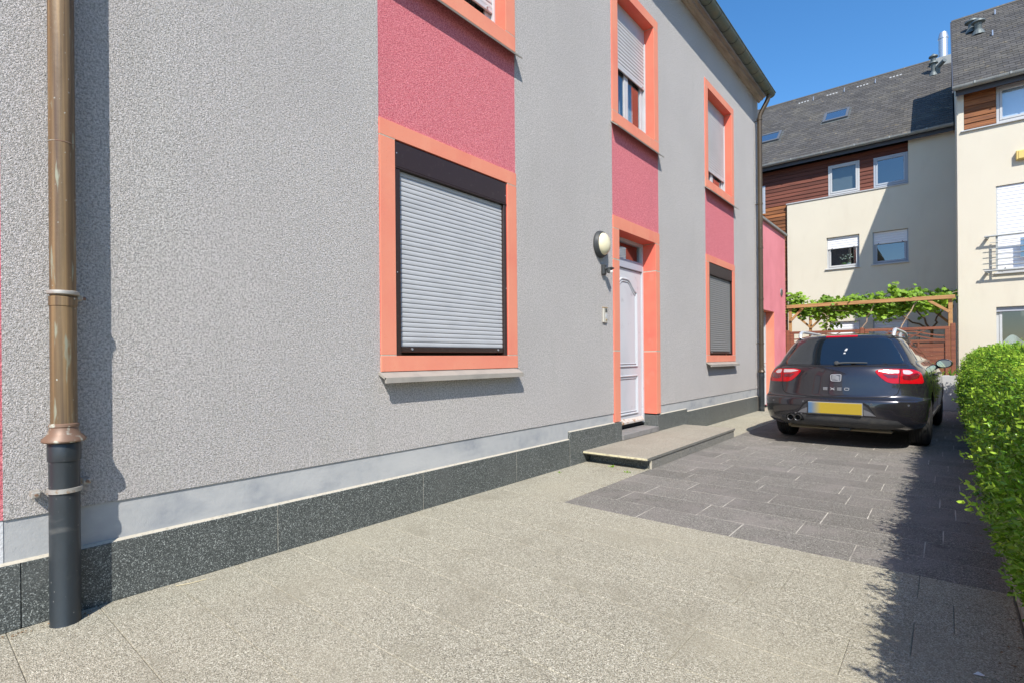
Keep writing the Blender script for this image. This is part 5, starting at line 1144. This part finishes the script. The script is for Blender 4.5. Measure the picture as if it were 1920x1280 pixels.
for sx in (-1, 1):
    patch('plate_wing', [(sx * 0.445, 0.455), (sx * 0.385, 0.505), (sx * 0.318, 0.535), (sx * 0.318, 0.458)], mat('lit_wing_paint', (0.20, 0.20, 0.215), 0.35, 0.5), CAR, off=0.009, seg=0.03)  # same body metal coloured lighter, the light on it painted in
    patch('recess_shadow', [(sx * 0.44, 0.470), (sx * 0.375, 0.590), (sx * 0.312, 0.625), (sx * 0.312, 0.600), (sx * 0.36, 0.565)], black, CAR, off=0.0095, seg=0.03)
# emblem: rounded metal frame with three flowing bars
def surfy(x, z):
    hit, n_, *_ = BVH.ray_cast(Vector((x, -1, z)), Vector((0, 1, 0))); return hit.y
def bars(name, segs, r_, mtl, parent, off=0.006):
    m = MB()
    for pts in segs: m.tube([(x, surfy(x, z) - off, z) for x, z in pts], r_, 6)
    return P(name, m, mtl, parent, local=True, smooth=True)
em = patch('emblem_base', rounded([(-0.055, 0.890), (-0.060, 0.972), (0.060, 0.976), (0.056, 0.886)], 0.018), chromed, CAR, off=0.004, seg=0.03)
fr_ = rounded([(-0.055, 0.890), (-0.060, 0.972), (0.060, 0.976), (0.056, 0.886)], 0.018); bars('emblem_frame', [fr_ + [fr_[0]]], 0.0058, badgem, em)
sb = []
for k in range(4):
    z0 = 0.954 - k * 0.0145; sb.append([(-0.042 + 0.084 * t_ / 8, z0 + 0.006 * math.sin((t_ / 8 - 0.1) * 5.2) - 0.010 * t_ / 8 + 0.004) for t_ in range(9)])
bars('emblem_bar', [sb[0]], 0.0058, badgem, em); bars('emblem_bar', [sb[1]], 0.0052, badgem, em); bars('emblem_bar', [sb[2]], 0.0058, badgem, em); bars('emblem_bar', [sb[3]], 0.0048, badgem, em)
# badge lettering E X E O
hL, wL = 0.029, 0.048; zt = 0.800
def letter(ch, x, z):
    a, b, c, d = x, x + wL, z - hL, z; mid = (c + d) / 2
    if ch == 'E': return [[(b, d), (a, d), (a, c), (b, c)], [(a, mid), (b, mid)]]
    if ch == 'X': return [[(a, d), (b, c)], [(a, c), (b, d)]]
    if ch == 'O': return [[(a + .006, d), (b - .006, d), (b, d - .006), (b, c + .006), (b - .006, c), (a + .006, c), (a, c + .006), (a, d - .006), (a + .006, d)]]
lt = P('badge_backing', MB().box(-0.001, 0.001, 0.09, 0.091, 0.785, 0.786), chrome, CAR, local=True) if False else None
for ch, x in (('E', -0.142), ('X', -0.060), ('E', 0.020), ('O', 0.102)):
    bars('badge_letter', letter(ch, x, zt), 0.0040, badgem, CAR)
# wiper
wp = P('rear_wiper', MB().tube([(0.0, surfy(0.0, 1.115) - 0.035, 1.118), (0.10, surfy(0.1, 1.12) - 0.035, 1.128), (0.30, surfy(0.3, 1.12) - 0.03, 1.127), (0.34, surfy(0.34, 1.12) - 0.03, 1.125)], [0.017, 0.013, 0.010, 0.008], 10), blackp, CAR, local=True, smooth=True)
P('wiper_blade', MB().tube([(0.16, surfy(0.16, 1.12) - 0.018, 1.118), (0.54, surfy(0.54, 1.12) - 0.012, 1.114)], 0.006, 8), black, wp, local=True)
P('wiper_cap', MB().lathe([(0.03, 0.0), (0.03, 0.03), (0.02, 0.04), (0.001, 0.042)], (0, 0, 0), 'z', 16), blackp, wp, local=True, smooth=True).matrix_local = Matrix.Translation((0.0, surfy(0, 1.11) - 0.002, 1.118)) @ Matrix.Rotation(R(75), 4, 'X')
# sensors, tail pipes
for x, z in ((-0.375, 0.608), (0.40, 0.605), (-0.78, 0.60), (0.77, 0.60)):
    hy = surfy(x, z); P('parking_sensor', MB().lathe([(0.013, -0.005), (0.015, 0.0), (0.013, 0.004)], (x, hy - 0.002, z), 'y', 14), steel, CAR, local=True, smooth=True) if False else P('parking_sensor', MB().tube([(x, hy - 0.005, z), (x, hy + 0.01, z)], 0.013, 14), chromed, CAR, local=True)
for x in (-0.528, -0.440):
    tp = P('tail_pipe', MB().lathe([(0.036, 0.0), (0.040, -0.004), (0.040, 0.20), (0.034, 0.20), (0.034, 0.004)], (x, -0.005, 0.385), 'y', 24, False), exhm, CAR, local=True, smooth=True, fix=True)
    P('pipe_bore', MB().lathe([(0.0345, 0.0), (0.0345, 0.01)], (x, 0.060, 0.385), 'y', 20), black, tp, local=True)
patch('exhaust_cutout', rounded([(-0.60, 0.335), (-0.61, 0.40), (-0.56, 0.437), (-0.42, 0.437), (-0.37, 0.40), (-0.37, 0.345)], 0.03), black, CAR, off=0.008, seg=0.03)
P('silencer', MB().tube([(-0.62, 0.32, 0.30), (-0.20, 0.34, 0.30)], 0.075, 16), under, CAR, local=True, smooth=True)
P('underbody', MB().box(-0.60, 0.60, 0.25, 4.6, 0.22, 0.262), under, CAR, local=True, bevel=0.02)
P('tow_eye', MB().box(0.02, 0.16, 0.16, 0.22, 0.235, 0.275), blackp, CAR, local=True, bevel=0.01)
# side windows, pillars, seams
for sx in (-1, 1):
    for poly in ([(0.72, 1.16), (1.42, 1.155), (1.40, 1.395), (1.12, 1.40), (0.86, 1.33)], [(1.49, 1.152), (2.38, 1.145), (2.30, 1.425), (1.47, 1.40)], [(2.45, 1.145), (3.40, 1.135), (3.05, 1.31), (2.75, 1.405), (2.37, 1.425)]):
        patch('side_window', rounded(poly, 0.045), carglass, CAR, 'side', off=0.003, seg=0.06, ang=sx)
    seam('window_trim', [(0.70, 1.142), (1.6, 1.135), (2.5, 1.128), (3.45, 1.115)], 0.012, chrome, 'side', sx, 0.006)
    seam('roof_gutter', [(0.62, 1.455), (1.2, 1.462), (1.9, 1.462), (2.5, 1.455)], 0.014, black, 'side', sx, 0.003)
    seam('bumper_joint', [(0.34, 0.672), (0.55, 0.665), (0.72, 0.66)], 0.007, black, 'side', sx)
    seam('door_seam', [(1.46, 1.13), (1.50, 0.9), (1.50, 0.65), (1.42, 0.5)], 0.007, black, 'side', sx)
    seam('door_seam', [(2.42, 1.13), (2.45, 0.9), (2.45, 0.40)], 0.007, black, 'side', sx)
    seam('door_seam', [(3.45, 1.05), (3.42, 0.8), (3.40, 0.40)], 0.007, black, 'side', sx)
    seam('flank_crease', [(0.9, 0.985), (2.0, 0.965), (3.6, 0.92)], 0.012, paint, 'side', sx, 0.008)
    patch('sill_trim', [(1.52, 0.33), (3.48, 0.33), (3.48, 0.40), (1.52, 0.40)], carplastic, CAR, 'side', off=0.012, seg=0.2, ang=sx)
    for y_ in (1.62, 2.60):
        P('door_handle', MB().tube([(sx * 0.945, y_, 0.945), (sx * 0.975, y_ + 0.03, 0.945), (sx * 0.975, y_ + 0.17, 0.943), (sx * 0.945, y_ + 0.20, 0.943)], 0.013, 8), paint, CAR, local=True, smooth=True)
    # roof rail: raised bar on feet
    pts = [(sx * 0.565, 0.74, 1.48), (sx * 0.568, 0.755, 1.52), (sx * 0.57, 0.79, 1.55), (sx * 0.57, 0.85, 1.569), (sx * 0.57, 0.95, 1.578), (sx * 0.57, 1.5, 1.575), (sx * 0.57, 2.1, 1.565), (sx * 0.57, 2.36, 1.53), (sx * 0.57, 2.48, 1.47)]
    rl = P('roof_rail', MB().tube(pts, [0.022, 0.024, 0.024, 0.023, 0.022, 0.02, 0.02, 0.02, 0.012], 12), alu, CAR, local=True, smooth=True)
    P('rail_foot', MB().box(sx * 0.57 - 0.015, sx * 0.57 + 0.015, 1.46, 1.60, 1.46, 1.55), alu, rl, local=True, bevel=0.005)
    # mirror
    mb_ = MB(); n = 20; V = []; prof_ = [(0.15, 0.0), (0.70, 0.010), (0.95, 0.03), (1.0, 0.06), (0.92, 0.12), (0.7, 0.17), (0.35, 0.20), (0.05, 0.21)]
    for s_, dy in prof_:
        for k in range(n):
            a_ = 2 * math.pi * k / n; V.append((sx * 0.995 + 0.115 * s_ * math.cos(a_) , 3.18 + dy, 1.080 + 0.078 * s_ * math.sin(a_) * (1.0 if math.sin(a_) > 0 else 0.9)))
    F = [(i*n + k, i*n + (k+1) % n, (i+1)*n + (k+1) % n, (i+1)*n + k) for i in range(len(prof_) - 1) for k in range(n)] + [tuple(range(n))[::-1], tuple((len(prof_)-1)*n + k for k in range(n))]
    mi = P('wing_mirror', mb_.add(V, F), paint, CAR, local=True, smooth=True)
    gm = MB(); V = [(sx * 0.995 + 0.092 * math.cos(2*math.pi*k/24), 3.1765, 1.080 + 0.058 * math.sin(2*math.pi*k/24)) for k in range(24)]; V2 = [(x, 3.186, z) for x, _, z in V]
    P('mirror_face', gm.add(V + V2, [tuple(range(24)), tuple(range(47, 23, -1))] + [(k, (k+1) % 24, 24 + (k+1) % 24, 24 + k) for k in range(24)]), mirrorm, mi, local=True)
    P('mirror_arm', MB().tube([(sx * 0.87, 3.25, 1.03), (sx * 0.95, 3.25, 1.035), (sx * 1.0, 3.24, 1.055)], 0.03, 10), carplastic, mi, local=True, smooth=True)
    # wheels
    for ax in AX:
        xo = sx * 0.935; xi = sx * 0.70
        pr_ = [(0.225, 0.0), (0.275, -0.002), (0.318, 0.012), (0.338, 0.035), (0.345, 0.06)]
        prof2 = [(r_, xo - sx * h_) for r_, h_ in pr_]
        for k in range(4):      # tread blocks parted by grooves
            h0 = 0.062 + 0.029 * k; prof2 += [(0.345, xo - sx * h0), (0.345, xo - sx * (h0 + 0.018)), (0.336, xo - sx * (h0 + 0.020)), (0.336, xo - sx * (h0 + 0.026))]
        prof2 += [(0.345, xo - sx * 0.180), (0.336, xo - sx * 0.205), (0.31, xo - sx * 0.225), (0.22, xo - sx * 0.235)]
        wh = P('wheel', MB().lathe(prof2, (0, ax, 0.345), 'x', 56), rubber, CAR, local=True, smooth=True)
        rm = MB(); rm.lathe([(0.226, xo - sx * 0.006), (0.232, xo - sx * 0.002), (0.215, xo - sx * 0.020), (0.205, xo - sx * 0.12), (0.06, xo - sx * 0.13)], (0, ax, 0.345), 'x', 40)
        rm.lathe([(0.05, xo - sx * 0.02), (0.065, xo - sx * 0.04), (0.06, xo - sx * 0.10)], (0, ax, 0.345), 'x', 20)
        for k in range(5):
            for dl in (-0.13, 0.13):
                a0, a1 = k * 2 * math.pi / 5 + dl * 0.4, k * 2 * math.pi / 5 + dl
                rm.tube([(xo - sx * 0.035, ax + 0.05 * math.cos(a0), 0.345 + 0.05 * math.sin(a0)), (xo - sx * 0.028, ax + 0.215 * math.cos(a1), 0.345 + 0.215 * math.sin(a1))], [0.018, 0.013], 8)
        P('rim', rm, rimm, wh, local=True, smooth=True)
P('fuel_flap', MB().tube([(0.949, 0.98, 0.93), (0.9525, 0.98, 0.93)], 0.085, 24), paint, CAR, local=True, smooth=True)

# ================================================================== SMALL STUFF ON THE GROUND
def weed(x, yy, n, h, lab, sd):
    r2 = random.Random(sd); t = thing('weed', (x, yy, 0), lab, 'weed', 'weeds in the paving joints'); m = MB()
    for _ in range(n):
        a = r2.uniform(0, 6.28); d = Vector((math.cos(a), math.sin(a), r2.uniform(0.6, 2))).normalized() * h * r2.uniform(0.5, 1); e = d.orthogonal().normalized() * h * 0.13; c = Vector((x + r2.gauss(0, h * 0.4), yy + r2.gauss(0, h * 0.15), 0))
        m.add([c, c + d * 0.55 + e, c + d, c + d * 0.55 - e], [(0,1,2,3)])
    P('leaves', m, vineleaf, t, fix=False); P('stem', MB().tube([(x, yy, -0.01), (x, yy, h * 0.7)], 0.002, 5), bladeleaf, t)
weed(0.42, 5.22, 18, 0.035, 'tuft of green weed in a joint just in front of the stone step', 1)
weed(0.68, 5.06, 9, 0.04, 'tiny green seedling at the front corner of the stone step', 2)
weed(0.12, 4.62, 7, 0.025, 'very small weed beside the granite plinth before the step', 3)
m = MB(); r2 = random.Random(5)
def bit(x, yy, s_, z=0.001):
    a = r2.uniform(0, 6.28); d = Vector((math.cos(a), math.sin(a), 0)) * s_; e = Vector((-d.y, d.x, 0)) * r2.uniform(0.2, 0.6); c = Vector((x, yy, z + r2.uniform(0.001, 0.004)))
    m.add([c - d, c + e * 0.6 + Vector((0, 0, s_ * 0.3)), c + d, c - e * 0.6], [(0,1,2,3)])
for _ in range(90): bit(0.35 + r2.gauss(0, 0.12), 5.15 + r2.gauss(0, 0.05), r2.uniform(0.003, 0.010))
for _ in range(70): yy = r2.uniform(3.8, 5.3); bit(0.79 + r2.gauss(0, 0.012), yy, r2.uniform(0.002, 0.007))
for _ in range(420): bit(3.54 - abs(r2.gauss(0, 0.07)), r2.uniform(2, 13.5), r2.uniform(0.003, 0.011))
for _ in range(60): bit(0.06 + abs(r2.gauss(0, 0.03)), 0.45 + r2.gauss(0, 0.2), r2.uniform(0.003, 0.012))
for _ in range(100): bit(r2.uniform(0.1, 3.4), r2.uniform(1, 8), r2.uniform(0.002, 0.005))
tag(P('leaf_litter', m, litterm, None, fix=False), kind='stuff')
o = P('dry_straw', MB().tube([(0.07, 1.02, 0.004), (0.10, 1.08, 0.006), (0.105, 1.16, 0.004)], 0.0022, 6), strawm); tag(o, 'thin pale straw lying along the foot of the granite plinth', 'straw')
o = P('paper_scrap', MB().add([(3.37, 2.66, 0.002), (3.40, 2.655, 0.006), (3.405, 2.675, 0.002), (3.385, 2.68, 0.008), (3.385, 2.665, 0.001), (3.395, 2.665, 0.0005)], [(0,1,2,3), (0,4,1), (4,5,2,1), (5,3,2), (4,3,5), (0,3,4)]), paperm); tag(o, 'tiny white scrap of paper lying on the shaded slabs at lower right', 'litter')
